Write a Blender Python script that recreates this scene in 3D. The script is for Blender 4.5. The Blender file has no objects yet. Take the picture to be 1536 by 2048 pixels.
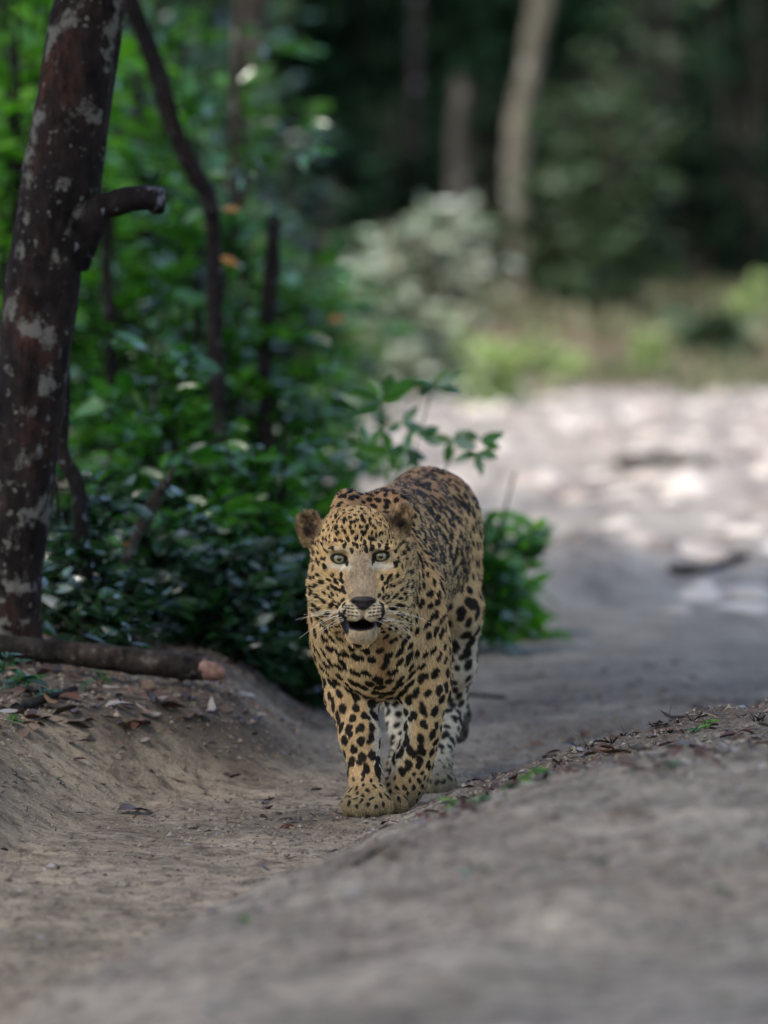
import bpy, math, random
import numpy as np
from mathutils import Vector, Matrix
random.seed(7); RNG = np.random.default_rng(7)
scene = bpy.context.scene
COL = scene.collection
R = math.radians

# ------------------------------------------------------------------ camera, world, sun, exposure
CAM_Z = 1.15; FPX = 11400.0; HORIZON = 545.0
cam_data = bpy.data.cameras.new('camera'); cam = bpy.data.objects.new('camera', cam_data); COL.objects.link(cam)
cam.location = (0, 0, CAM_Z)
cam.rotation_euler = (R(90) - math.atan((1024 - HORIZON) / FPX), 0, 0)
cam_data.sensor_fit = 'VERTICAL'; cam_data.sensor_height = 36.0; cam_data.lens = 36.0 * FPX / 2048
cam_data.clip_start = 0.1; cam_data.clip_end = 600
cam_data.dof.use_dof = True; cam_data.dof.focus_distance = 11.82
cam_data.dof.aperture_fstop = 2.9
scene.camera = cam

world = bpy.data.worlds.new('World'); scene.world = world; world.use_nodes = True
wn = world.node_tree.nodes; wl = world.node_tree.links
SUN_EL, SUN_AZ = R(50), R(-152)
sky = wn.new('ShaderNodeTexSky'); sky.sky_type = 'NISHITA'; sky.sun_disc = False
sky.sun_elevation = SUN_EL; sky.sun_rotation = SUN_AZ; sky.dust_density = 2.0; sky.air_density = 1.0
wl.new(sky.outputs[0], wn['Background'].inputs[0]); wn['Background'].inputs[1].default_value = 0.12

sd = bpy.data.lights.new('sun', 'SUN'); sun = bpy.data.objects.new('sun', sd); COL.objects.link(sun)
sd.energy = 1.5; sd.angle = R(14); sd.color = (1.0, 0.95, 0.88)
sx, sy = math.sin(SUN_AZ) * math.cos(SUN_EL), math.cos(SUN_AZ) * math.cos(SUN_EL)
sun.rotation_euler = Vector((sx, sy, math.sin(SUN_EL))).to_track_quat('Z', 'Y').to_euler()
sun.location = (0, 0, 30)

scene.view_settings.view_transform = 'Standard'; scene.view_settings.look = 'None'
scene.view_settings.gamma = 1.0; scene.view_settings.use_curve_mapping = False
scene.view_settings.exposure = 1.7
scene.render.engine = 'CYCLES'
scene.cycles.use_denoising = True
try: scene.cycles.denoiser = 'OPENIMAGEDENOISE'
except Exception: pass
scene.cycles.max_bounces = 6; scene.cycles.diffuse_bounces = 3; scene.cycles.glossy_bounces = 2
scene.cycles.transmission_bounces = 3; scene.cycles.transparent_max_bounces = 8
scene.cycles.caustics_reflective = False; scene.cycles.caustics_refractive = False

# ------------------------------------------------------------------ helpers
PITCH = math.atan((1024 - HORIZON) / FPX)
def q(px, py, Y):
    """world point at distance Y seen at the given place of the 1536x2048 photograph (used to measure positions)"""
    u, v = (px - 768) / FPX, (1024 - py) / FPX
    c, s = math.cos(PITCH), math.sin(PITCH)
    dy, dz = c + v * s, -s + v * c
    t = Y / dy
    return np.array([u * t, Y, CAM_Z + dz * t])

def mesh_np(name, V, F, mat=None, smooth=True):
    """V (n,3), F (m,k) numpy -> mesh"""
    me = bpy.data.meshes.new(name)
    V = np.asarray(V, dtype=np.float32); F = np.asarray(F, dtype=np.int32)
    k = F.shape[1]
    me.vertices.add(len(V)); me.vertices.foreach_set('co', V.ravel())
    me.loops.add(F.size); me.loops.foreach_set('vertex_index', F.ravel())
    me.polygons.add(len(F)); me.polygons.foreach_set('loop_start', np.arange(0, F.size, k, dtype=np.int32))
    me.update(calc_edges=True)
    me.polygons.foreach_set('use_smooth', np.full(len(F), smooth, dtype=bool))
    if mat is not None: me.materials.append(mat)
    return me

def link(name, me, parent=None, loc=None):
    o = bpy.data.objects.new(name, me); COL.objects.link(o)
    if parent is not None: o.parent = parent
    if loc is not None: o.location = loc
    return o

def tag(o, label=None, cat=None, group=None, kind=None):
    if label: o['label'] = label
    if cat: o['category'] = cat
    if group: o['group'] = group
    if kind: o['kind'] = kind
    return o

def empty(name, loc, rz=0.0):
    o = bpy.data.objects.new(name, None); COL.objects.link(o)
    o.location = loc; o.rotation_euler = (0, 0, rz); o.empty_display_size = 0.05
    return o

def sstep(a, b, x):
    t = np.clip((x - a) / (b - a), 0, 1); return t * t * (3 - 2 * t)

def norm(v):
    return v / np.maximum(np.linalg.norm(v, axis=-1, keepdims=True), 1e-9)

# value noise in numpy
def _hash(ix, iy, iz, seed):
    n = (ix.astype(np.int64) * 374761393 + iy.astype(np.int64) * 668265263 + iz.astype(np.int64) * 2147483647 + seed * 1274126177) & 0xffffffff
    n = ((n ^ (n >> 13)) * 1274126177) & 0xffffffff
    n = n ^ (n >> 16)
    return (n & 0xffff).astype(np.float32) / 32767.5 - 1.0
def vnoise(x, y, z=None, seed=0):
    x = np.asarray(x, dtype=np.float64); y = np.asarray(y, dtype=np.float64)
    z = np.zeros_like(x) if z is None else np.asarray(z, dtype=np.float64)
    x0, y0, z0 = np.floor(x), np.floor(y), np.floor(z)
    fx, fy, fz = x - x0, y - y0, z - z0
    fx, fy, fz = fx*fx*(3-2*fx), fy*fy*(3-2*fy), fz*fz*(3-2*fz)
    r = 0
    for dx in (0, 1):
        for dy in (0, 1):
            for dz in (0, 1):
                w = (fx if dx else 1-fx) * (fy if dy else 1-fy) * (fz if dz else 1-fz)
                r = r + w * _hash(x0+dx, y0+dy, z0+dz, seed)
    return r
def fbm(x, y, z=None, oct=4, seed=0):
    r = 0; a = 1.0; s = 1.0
    for i in range(oct):
        r = r + a * vnoise(np.asarray(x)*s, np.asarray(y)*s, None if z is None else np.asarray(z)*s, seed+i*17); a *= .5; s *= 2.03
    return r

# ---- material helpers
def new_mat(name):
    m = bpy.data.materials.new(name); m.use_nodes = True
    return m, m.node_tree.nodes, m.node_tree.links, m.node_tree.nodes['Principled BSDF']
def ramp(nodes, stops, interp='LINEAR'):
    r = nodes.new('ShaderNodeValToRGB'); cr = r.color_ramp; cr.interpolation = interp
    while len(cr.elements) < len(stops): cr.elements.new(0.5)
    for e, (p, c) in zip(cr.elements, stops):
        e.position = p; e.color = (*c, 1) if len(c) == 3 else c
    return r
def noise_tex(nodes, links, scale, detail=4, rough=.55, vec=None, w=None):
    n = nodes.new('ShaderNodeTexNoise'); n.inputs['Scale'].default_value = scale
    n.inputs['Detail'].default_value = detail; n.inputs['Roughness'].default_value = rough
    if vec is not None: links.new(vec, n.inputs['Vector'])
    return n
def mixc(nodes, links, fac, a, b, blend='MIX'):
    m = nodes.new('ShaderNodeMix'); m.data_type = 'RGBA'; m.blend_type = blend
    def put(sock, v):
        if hasattr(v, 'links') or isinstance(v, bpy.types.NodeSocket): links.new(v, sock)
        elif isinstance(v, (int, float)): sock.default_value = v
        else: sock.default_value = (*v, 1) if len(v) == 3 else v
    put(m.inputs['Factor'], fac); put(m.inputs[6], a); put(m.inputs[7], b)
    return m.outputs[2]

def axis_steps(segs):
    out = [segs[0][0]]
    for a, b, st in segs:
        n = max(1, int(round((b - a) / st)))
        out += list(a + (b - a) * (np.arange(1, n + 1) / n))
    return np.array(out, dtype=np.float32)

# ---- tubes helper and whiskers
def tube(path, radii, sides=8, cap=True):
    path = np.asarray(path, float); n = len(path); radii = np.broadcast_to(np.asarray(radii, float), (n,))
    T = norm(np.gradient(path, axis=0)); up = np.array([0.0, 0, 1.0]) if abs(T[0][2]) < .9 else np.array([1.0, 0, 0])
    V = []; u = None
    for i in range(n):
        t = T[i]; u = (up - t*(up@t)) if u is None else (u - t*(u@t)); u = u/np.linalg.norm(u); v = np.cross(t, u)
        for k in range(sides):
            a = 2*math.pi*k/sides; V.append(path[i] + (u*math.cos(a) + v*math.sin(a))*radii[i])
    Fq = [(i*sides+k, i*sides+(k+1)%sides, (i+1)*sides+(k+1)%sides, (i+1)*sides+k) for i in range(n-1) for k in range(sides)]
    if cap:
        V.append(path[0]); V.append(path[-1]); a, b = len(V)-2, len(V)-1
        for k in range(0, sides, 1):
            Fq.append((a, a, (k+1)%sides, k)) if False else None
        for k in range(sides):
            Fq.append((k, (k+1) % sides, a, a)); Fq.append(((n-1)*sides+(k+1)%sides, (n-1)*sides+k, b, b))
    return np.array(V), Fq
def mesh_py(name, V, F, mat=None, smooth=True):
    F2 = [tuple(dict.fromkeys(f)) for f in F]
    me = bpy.data.meshes.new(name); me.from_pydata([tuple(v) for v in V], [], F2); me.update()
    if smooth: me.polygons.foreach_set('use_smooth', [True]*len(me.polygons))
    if mat is not None: me.materials.append(mat)
    return me
# ------------------------------------------------------------------ terrain
def rut_left(Y):  return np.interp(Y, [5, 10.9, 11.9, 12.35, 12.85, 13.4, 14.5, 18, 30, 60], [-1.3, -.75, -.58, -.44, -.19, -.12, -.14, -.30, -.9, -3.0])
def rut_right(Y): return np.interp(Y, [5, 8, 9.3, 10.05, 11.35, 12.4, 13.5], [-1.1, -.72, -.48, -.31, -.06, .13, .50])
def ground(x, Y, fine=True):
    x = np.asarray(x, float); Y = np.asarray(Y, float)
    z = .012*fbm(x*1.3, Y*.7, None, 3, 40)
    nearw = sstep(17, 13, Y)
    # left bank and forest floor
    d = rut_left(Y) - x + .05*vnoise(x*2.2, Y*2.2, None, 41)
    z = z + .185*sstep(0, .32, d)*sstep(9.5, 12.2, Y)**.5 + .10*sstep(.2, 1.1, d) + .35*sstep(2, 8, d)
    # hump between the ruts, on the right
    d = x - rut_right(Y) + .05*vnoise(x*2.5, Y*2.5, None, 42)
    yc = 11.93 + .09*vnoise(x*3.1, x*0, None, 43) + .05*vnoise(x*9, x*0, None, 57)
    hump = np.interp(d, [-.05, 0, .1, .21, .25, .37, .48, .53, .66, .77, .96, 1.5, 3], [0, .006, .048, .102, .115, .165, .197, .216, .247, .270, .292, .33, .40]) * (1 - sstep(0, .60, Y - yc))
    dip = -(.010 + .050*sstep(.3, .85, d))*sstep(.12, .3, d)*np.exp(-((Y - 11.15)/.40)**2)
    z = z + hump*(1 - .30*sstep(9.6, 7.6, Y)) + dip
    # bank on the far right, out of the rut behind
    z = z + .25*sstep(1.6, 3.0, x)*sstep(8, 10, Y)*sstep(20, 17, Y)
    # low swells of the track behind and lumpy bright sand farther on
    z = z + .03*vnoise(x*1.1, Y*.55, None, 44)*sstep(13, 15, Y)*sstep(60, 40, Y) + .085*np.abs(fbm(x*1.3, Y*.26, None, 4, 45))*sstep(15, 24, Y)*sstep(60, 50, Y)
    # grassy slope, then a wooded rise added to block bright sky gaps
    z = z + 1.0*sstep(55, 78, Y) + 16*sstep(80, 150, Y)
    z = z + .5*sstep(6, 20, np.abs(x)) * sstep(5, 20, Y)
    if fine:
        z = z + .0042*fbm(x*13, Y*13, None, 4, 46)*nearw + .008*fbm(x*6, Y*6, None, 3, 48)*nearw*sstep(.0,.3,x - rut_right(Y)) + .007*fbm(x*17, Y*17, None, 3, 49)*sstep(.05,.2,x - rut_right(Y))*sstep(11.3, 11.8, Y)*sstep(12.4,12.1,Y) + .006*np.abs(vnoise(x*7, Y*7, None, 47))*nearw*(.4 + sstep(-.05, .25, x - rut_right(Y)))
        # paw-churned rut
        z = z - .010*sstep(.35, .1, np.abs(x - .5*(rut_left(Y) + rut_right(Y))))*nearw
    return z
gx = axis_steps([(-320, -40, 20), (-40, -8, 2), (-8, -1.7, .2), (-1.7, 1.7, .0165), (1.7, 8, .2), (8, 40, 2), (40, 320, 20)])
gy = axis_steps([(-60, 4, 4), (4, 7.5, .1), (7.5, 13.5, .0165), (13.5, 18, .05), (18, 34, .12), (34, 92, .5), (92, 420, 8)])
GX, GY = np.meshgrid(gx, gy, indexing='ij')
PAWS = [(q(734,1635,11.97), .052, 0.0), (q(802,1630,12.05), .05, 0.0), (q(874,1590,12.55), .045, 0.0), (q(812,1552,12.80), .045, 0.0)]
def ground_p(x, Y, fine=True):
    z = ground(x, Y, fine)
    for p, r, zz in PAWS:                      # the paws press flat prints into the sand
        w = sstep(2.6, 1.1, np.sqrt(((x-p[0])/r)**2 + ((Y-p[1])/r)**2)); z = z*(1-w) + .0045*w + .007*np.exp(-((np.sqrt(((x-p[0])/r)**2 + ((Y-p[1])/r)**2) - 2.0)/.45)**2)
    return z
GZ = ground_p(GX, GY)
V = np.stack([GX, GY, GZ], -1).reshape(-1, 3)
ny = len(gy); ii, jj = np.meshgrid(np.arange(len(gx)-1), np.arange(ny-1), indexing='ij'); b0 = (ii*ny+jj).ravel()
GF = np.stack([b0, b0+ny, b0+ny+1, b0+1], 1)
m_ground, nd, lk, bs = new_mat('sandy_soil')
tc = nd.new('ShaderNodeTexCoord'); oc = tc.outputs['Object']
n1 = noise_tex(nd, lk, 3.0, 5, .6, oc); n2 = noise_tex(nd, lk, 26, 6, .65, oc); n3 = noise_tex(nd, lk, 160, 4, .7, oc)
r1_ = ramp(nd, [(.30, (.200,.170,.138)), (.5, (.305,.262,.213)), (.70, (.40,.342,.275))]); lk.new(n1.outputs[0], r1_.inputs[0])
n5 = noise_tex(nd, lk, 9, 5, .7, oc); r5 = ramp(nd, [(.34, (.55,.53,.52)), (.50, (1,1,1)), (.7, (1.1,1.09,1.07))]); lk.new(n5.outputs[0], r5.inputs[0])
r2_ = ramp(nd, [(.36, (.52,.50,.50)), (.50, (.95,.95,.95)), (.64, (1.12,1.10,1.07))]); lk.new(n2.outputs[0], r2_.inputs[0])
r3_ = ramp(nd, [(.33, (.30,.28,.26)), (.43, (.86,.86,.86)), (.57, (1.0,1.0,1.0)), (.68, (1.35,1.35,1.35))]); lk.new(n3.outputs[0], r3_.inputs[0])
c_ = mixc(nd, lk, 1.0, r1_.outputs[0], r2_.outputs[0], 'MULTIPLY'); c_ = mixc(nd, lk, 1.0, c_, r3_.outputs[0], 'MULTIPLY'); c_ = mixc(nd, lk, 1.0, c_, r5.outputs[0], 'MULTIPLY')
am = nd.new('ShaderNodeAttribute'); am.attribute_name = 'zones'; spz = nd.new('ShaderNodeSeparateColor'); lk.new(am.outputs['Color'], spz.inputs[0])
rt = nd.new('ShaderNodeAttribute'); rt.attribute_name = 'rut'; c_ = mixc(nd, lk, rt.outputs['Fac'], c_, mixc(nd, lk, 1.0, c_, (1.11, 1.04, .92), 'MULTIPLY'))
hum = mixc(nd, lk, n2.outputs[0], (.035,.028,.023), (.16,.125,.095)); c_ = mixc(nd, lk, spz.outputs[0], c_, hum)
mpf = nd.new('ShaderNodeMapping'); lk.new(oc, mpf.inputs[0]); mpf.inputs['Scale'].default_value = (1, .16, 1)
n4 = noise_tex(nd, lk, 4.5, 6, .7, mpf.outputs[0]); r4 = ramp(nd, [(.36, (.155,.13,.115)), (.50, (.28,.245,.205)), (.66, (.38,.338,.29))]); lk.new(n4.outputs[0], r4.inputs[0]); pal = r4.outputs[0]; c_ = mixc(nd, lk, spz.outputs[1], c_, pal)
grn = mixc(nd, lk, n1.outputs[0], (.07,.08,.04), (.15,.085,.06)); c_ = mixc(nd, lk, spz.outputs[2], c_, grn)
lk.new(c_, bs.inputs['Base Color']); bs.inputs['Roughness'].default_value = .95; bs.inputs['Specular IOR Level'].default_value = .15
bp = nd.new('ShaderNodeBump'); bp.inputs['Strength'].default_value = .8; bp.inputs['Distance'].default_value = .006
ad = nd.new('ShaderNodeMath'); ad.operation = 'ADD'; lk.new(n2.outputs[0], ad.inputs[0]); lk.new(n3.outputs[0], ad.inputs[1]); lk.new(ad.outputs[0], bp.inputs['Height']); lk.new(bp.outputs[0], bs.inputs['Normal'])
gme = mesh_np('ground', V, GF, m_ground)
def humus_shade(x, Y):
    dl = rut_left(Y) - x; dr = x - rut_right(Y)
    bk = sstep(12.7, 13.3, Y)*.24  # litter soil carried behind the bank, its rear shade painted in
    a = sstep(.12, .42, dl + bk + .16*fbm(x*3, Y*3, None, 3, 50)) * .95
    b = sstep(10.55, 10.9, Y) * sstep(12.35, 12.0, Y) * sstep(.06, .24, dr) * (.66 + .42*fbm(x*5, Y*5, None, 3, 51))
    c = .62*sstep(-.15, .7, fbm(x*1.7, Y*1.1, None, 4, 52)) * sstep(18, 14, Y)
    return np.clip(np.maximum(np.maximum(a, b), c), 0, 1)
_s = np.maximum(sstep(.5, 2.0, rut_left(V[:,1]) - V[:,0]), sstep(4.5, 6.5, V[:,0]))
hz = np.maximum(humus_shade(V[:,0], V[:,1]) * np.maximum(sstep(60, 20, V[:,1]), _s), .9*_s*sstep(12, 16, V[:,1]))
hz = np.maximum(hz, .95*sstep(74, 82, V[:,1]))
pz = sstep(14.5, 22, V[:,1] + 1.2*vnoise(V[:,0]*.8, V[:,1]*.5, None, 53)) * (1 - hz) * sstep(60, 52, V[:,1] + 3*vnoise(V[:,0]*.9, V[:,1]*.3, None, 54))  # paler far sand; part of the open patch's brighter light is painted in
gz = sstep(52, 59, V[:,1] + 3*vnoise(V[:,0]*.9, V[:,1]*.3, None, 54)) * sstep(90, 80, V[:,1])
za = gme.attributes.new('zones', 'FLOAT_COLOR', 'POINT'); za.data.foreach_set('color', np.stack([hz, pz, gz, np.ones_like(hz)], 1).astype(np.float32).ravel())
ru = gme.attributes.new('rut', 'FLOAT', 'POINT'); ru.data.foreach_set('value', (sstep(.30, -.15, V[:,0] - rut_right(V[:,1])) * sstep(14, 12.5, V[:,1])).astype(np.float32))
g = link('ground', gme); g['kind'] = 'structure'

def gz_at(x, Y): return float(ground_p(np.array([x]), np.array([Y]))[0])
def on_ground(px, py, Y0=12.0):
    """point of the ground seen at that place of the photograph (walk outwards along the ray)"""
    Ys = np.concatenate([np.arange(6.5, 16, .01), np.arange(16, 90, .1)])
    P = np.array([q(px, py, y) for y in (1.0,)])[0]
    pts = np.stack([P[0]*Ys, Ys, CAM_Z + (P[2]-CAM_Z)*Ys], 1)
    gzv = ground_p(pts[:,0], pts[:,1]); k = np.nonzero(gzv >= pts[:,2])[0]
    k = k[0] if len(k) else len(Ys)-1
    return np.array([pts[k,0], pts[k,1], gzv[k]])

# ------------------------------------------------------------------ plant materials
def leaf_mat(name, cols, rough=.38, trans=.35, spec=.5):
    m, nd, lk, bs = new_mat(name)
    ge = nd.new('ShaderNodeNewGeometry'); oi = nd.new('ShaderNodeObjectInfo')
    ad = nd.new('ShaderNodeMath'); ad.operation = 'ADD'; lk.new(ge.outputs['Random Per Island'], ad.inputs[0]); lk.new(oi.outputs['Random'], ad.inputs[1])
    fr = nd.new('ShaderNodeMath'); fr.operation = 'FRACT'; lk.new(ad.outputs[0], fr.inputs[0])
    r = ramp(nd, [(i/(len(cols)-1), c) for i, c in enumerate(cols)]); lk.new(fr.outputs[0], r.inputs[0])
    tc = nd.new('ShaderNodeTexCoord'); nt = noise_tex(nd, lk, 40, 3, .6, tc.outputs['Object'])
    vr = ramp(nd, [(.3, (.65,.65,.65)), (.7, (1.15,1.15,1.15))]); lk.new(nt.outputs[0], vr.inputs[0])
    c = mixc(nd, lk, 1, r.outputs[0], vr.outputs[0], 'MULTIPLY')
    lk.new(c, bs.inputs['Base Color']); bs.inputs['Roughness'].default_value = rough; bs.inputs['Specular IOR Level'].default_value = spec
    if trans > 0:
        tr = nd.new('ShaderNodeBsdfTranslucent'); c2 = mixc(nd, lk, 1, c, (1.3, 1.6, .5), 'MULTIPLY'); lk.new(c2, tr.inputs[0])
        mx = nd.new('ShaderNodeMixShader'); mx.inputs[0].default_value = trans
        lk.new(bs.outputs[0], mx.inputs[1]); lk.new(tr.outputs[0], mx.inputs[2]); lk.new(mx.outputs[0], nd['Material Output'].inputs[0])
    return m
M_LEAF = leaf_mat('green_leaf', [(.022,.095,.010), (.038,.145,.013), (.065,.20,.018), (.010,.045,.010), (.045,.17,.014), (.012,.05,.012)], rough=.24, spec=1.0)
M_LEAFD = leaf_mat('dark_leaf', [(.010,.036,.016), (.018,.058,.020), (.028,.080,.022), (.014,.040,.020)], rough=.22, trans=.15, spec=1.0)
M_LEAFB = leaf_mat('sunlit_tone_leaf', [(.07,.22,.015), (.10,.30,.02), (.16,.38,.03), (.05,.16,.015)], trans=.45)  # green leaf with the sunlight put into a brighter colour
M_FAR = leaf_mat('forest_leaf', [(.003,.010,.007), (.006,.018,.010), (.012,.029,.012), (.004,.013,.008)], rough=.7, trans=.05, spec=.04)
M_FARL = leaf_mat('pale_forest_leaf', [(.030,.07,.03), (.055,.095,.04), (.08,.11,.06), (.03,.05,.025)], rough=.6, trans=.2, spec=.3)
M_DUSTY = leaf_mat('dusty_leaf', [(.34,.38,.30), (.50,.54,.46), (.22,.30,.18), (.42,.38,.30)], rough=.6, trans=.1, spec=.3)
M_YELLOW = leaf_mat('yellow_green_leaf', [(.24,.33,.12), (.36,.45,.18), (.46,.50,.28), (.18,.27,.10)], rough=.5, trans=.4)
M_DRY = leaf_mat('dry_leaf', [(.040,.018,.012), (.085,.035,.020), (.12,.055,.030), (.022,.016,.014), (.16,.10,.06), (.055,.028,.022)], rough=.5, trans=0, spec=.5)
M_PALE = leaf_mat('bleached_leaf', [(.30,.27,.24), (.20,.19,.19), (.36,.32,.27), (.14,.13,.13)], rough=.45, trans=0)

def bark_mat(name, dark, mid, red, lichen, lamt=.5, lscale=9):
    m, nd, lk, bs = new_mat(name)
    tc = nd.new('ShaderNodeTexCoord'); mp = nd.new('ShaderNodeMapping'); lk.new(tc.outputs['Object'], mp.inputs[0]); mp.inputs['Scale'].default_value = (1, 1, .45)
    a = noise_tex(nd, lk, 9, 6, .65, mp.outputs[0]); b = noise_tex(nd, lk, 45, 5, .7, mp.outputs[0]); l = noise_tex(nd, lk, lscale, 3, .5, tc.outputs['Object']); l2 = noise_tex(nd, lk, 55, 4, .7, tc.outputs['Object'])
    r = ramp(nd, [(.36, dark), (.52, mid), (.70, red)]); lk.new(a.outputs[0], r.inputs[0])
    r2 = ramp(nd, [(.35, (.35,.33,.32)), (.6, (1.2,1.2,1.2))]); lk.new(b.outputs[0], r2.inputs[0])
    c = mixc(nd, lk, 1, r.outputs[0], r2.outputs[0], 'MULTIPLY')
    ad = nd.new('ShaderNodeMath'); ad.operation = 'MULTIPLY_ADD'; lk.new(l2.outputs[0], ad.inputs[0]); ad.inputs[1].default_value = .42; lk.new(l.outputs[0], ad.inputs[2])
    r3 = ramp(nd, [(.89 - lamt*.2, (0,0,0)), (.99 - lamt*.2, (.9,.9,.9))]); lk.new(ad.outputs[0], r3.inputs[0])
    c = mixc(nd, lk, r3.outputs[0], c, lichen)
    l3 = noise_tex(nd, lk, 42, 2, .5, tc.outputs['Object']); r6 = ramp(nd, [(.66, (0,0,0)), (.71, (.75,.75,.75))]); lk.new(l3.outputs[0], r6.inputs[0]); c = mixc(nd, lk, r6.outputs[0], c, lichen)
    r7 = ramp(nd, [(.33, (.30,.30,.30)), (.45, (1,1,1))]); lk.new(noise_tex(nd, lk, 24, 4, .65, mp.outputs[0]).outputs[0], r7.inputs[0]); c = mixc(nd, lk, 1, c, r7.outputs[0], 'MULTIPLY')
    lk.new(c, bs.inputs['Base Color']); bs.inputs['Roughness'].default_value = .85; bs.inputs['Specular IOR Level'].default_value = .12
    bp = nd.new('ShaderNodeBump'); bp.inputs['Strength'].default_value = .9; bp.inputs['Distance'].default_value = .01
    lk.new(b.outputs[0], bp.inputs['Height']); lk.new(bp.outputs[0], bs.inputs['Normal'])
    return m
M_BARK = bark_mat('lichened_bark', (.006,.005,.005), (.017,.011,.010), (.045,.019,.012), (.115,.11,.095), .60, 14)
M_BARKD = bark_mat('dark_bark', (.005,.004,.004), (.010,.008,.008), (.022,.014,.012), (.12,.12,.15), .30)
M_BARKG = bark_mat('grey_bark', (.02,.018,.014), (.045,.038,.030), (.08,.065,.05), (.13,.13,.115), .5)
M_BARKP = bark_mat('pale_bark', (.05,.046,.034), (.11,.10,.075), (.19,.165,.12), (.24,.23,.20), .55, 4)
M_LOG = bark_mat('log_bark', (.012,.010,.009), (.030,.024,.020), (.055,.040,.032), (.10,.09,.075), .25)
M_CUT, nd, lk, bs = new_mat('cut_wood')
tc = nd.new('ShaderNodeTexCoord'); nt = noise_tex(nd, lk, 60, 5, .7, tc.outputs['Object']); r = ramp(nd, [(.35, (.11,.055,.04)), (.65, (.27,.155,.12))]); lk.new(nt.outputs[0], r.inputs[0]); lk.new(r.outputs[0], bs.inputs['Base Color']); bs.inputs['Roughness'].default_value = .8

# ------------------------------------------------------------------ wood
def wood(path, radii, sides=20, step=.03, amp=.12, knot=.0, seed=0, cap=True):
    path = np.asarray(path, float); d = np.concatenate([[0], np.cumsum(np.linalg.norm(np.diff(path, axis=0), axis=1))])
    n = max(len(path)*3, int(d[-1]/step)); t = np.linspace(0, d[-1], n)
    P = np.stack([np.interp(t, d, path[:,k]) for k in range(3)], 1); rad = np.interp(t, d, radii)
    k = max(1, n//(len(path)*4)); ker = np.ones(2*k+1)/(2*k+1)
    Pp = np.concatenate([np.repeat(P[:1], k, 0), P, np.repeat(P[-1:], k, 0)]); P2 = np.stack([np.convolve(Pp[:,a], ker, 'valid') for a in range(3)], 1); P2[0] = P[0]; P2[-1] = P[-1]; P = P2
    V, F = tube(P, rad, sides, cap)
    m = n*sides; C0 = np.repeat(P, sides, 0); D = V[:m] - C0; u = norm(D)
    sc = 1/np.mean(rad)
    nz = fbm(V[:m,0]*sc*.9 + seed, V[:m,1]*sc*.9, V[:m,2]*sc*.35, 4, 60+seed)
    nz2 = vnoise(V[:m,0]*sc*.45 + seed, V[:m,1]*sc*.45, V[:m,2]*sc*.22, 80+seed)
    V[:m] += u*(np.repeat(rad, sides)*(nz*amp + nz2*amp*.9))[:, None]
    return V, F
def wood_obj(name, path, radii, mat, parent=None, origin=None, **kw):
    V, F = wood(path, radii, **kw); o0 = np.zeros(3) if origin is None else np.asarray(origin)
    return link(name, mesh_py(name, V - o0, F, mat), parent)

# ------------------------------------------------------------------ leaves
def leaf_template(fold=.12, droop=.18, w=.42):
    """unit leaf along +x; 5 stations x 3 verts"""
    st = [(0, .04), (.22, .75), (.5, 1.0), (.78, .62), (1.0, .03)]
    V = []
    for x, ww in st:
        z = -droop*x*x; h = ww*w*.5
        V += [(x, -h, z + fold*h*2), (x, 0, z), (x, h, z + fold*h*2)]
    F = []
    for i in range(4):
        a = i*3; F += [(a, a+3, a+4, a+1), (a+1, a+4, a+5, a+2)]
    return np.array(V), np.array(F)
LT_V, LT_F = leaf_template()
LTS_V, LTS_F = np.array([(0,0,0), (.45,-.21,.05), (.45,.21,.05), (1,0,-.12)]), np.array([(0,1,3,2)])
def leaf_cloud(pos, dirs, size, rng, simple=False, up=.6, rollj=.5):
    """many leaves: pos (n,3), dirs (n,3) leaf axis, size (n,)"""
    TV, TF = (LTS_V, LTS_F) if simple else (LT_V, LT_F)
    n = len(pos); X = norm(dirs); Zr = np.array([0, 0, up]) + rng.normal(0, rollj, (n, 3)); Z = norm(Zr - X*np.sum(Zr*X, 1, keepdims=True)); Yv = np.cross(Z, X)
    V = pos[:,None,:] + size[:,None,None]*(TV[None,:,0:1]*X[:,None,:] + TV[None,:,1:2]*Yv[:,None,:] + TV[None,:,2:3]*Z[:,None,:])
    F = TF[None] + (np.arange(n)*len(TV))[:,None,None]
    return V.reshape(-1, 3), F.reshape(-1, TF.shape[1])
def quat_from(X, Z):
    X = Vector(X).normalized(); Z = Vector(Z); Z = (Z - X*Z.dot(X)).normalized(); Yv = Z.cross(X)
    return Matrix((X, Yv, Z)).transposed().to_quaternion()
LEAF_ME = {}
def leaf_obj(mat, pos, direc, upv, size, parent=None, origin=(0,0,0), name='leaf'):
    key = (mat.name, random.randrange(3))
    if key not in LEAF_ME:
        TV, TF = leaf_template(random.uniform(.05,.3), random.uniform(.05,.4), random.uniform(.36,.50)); LEAF_ME[key] = mesh_np('leaf', TV, TF, mat)
    o = link(name, LEAF_ME[key], parent); o.location = Vector(pos) - Vector(origin); o.rotation_mode = 'QUATERNION'; o.rotation_quaternion = quat_from(direc, upv); o.scale = (size,)*3
    return o

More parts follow.
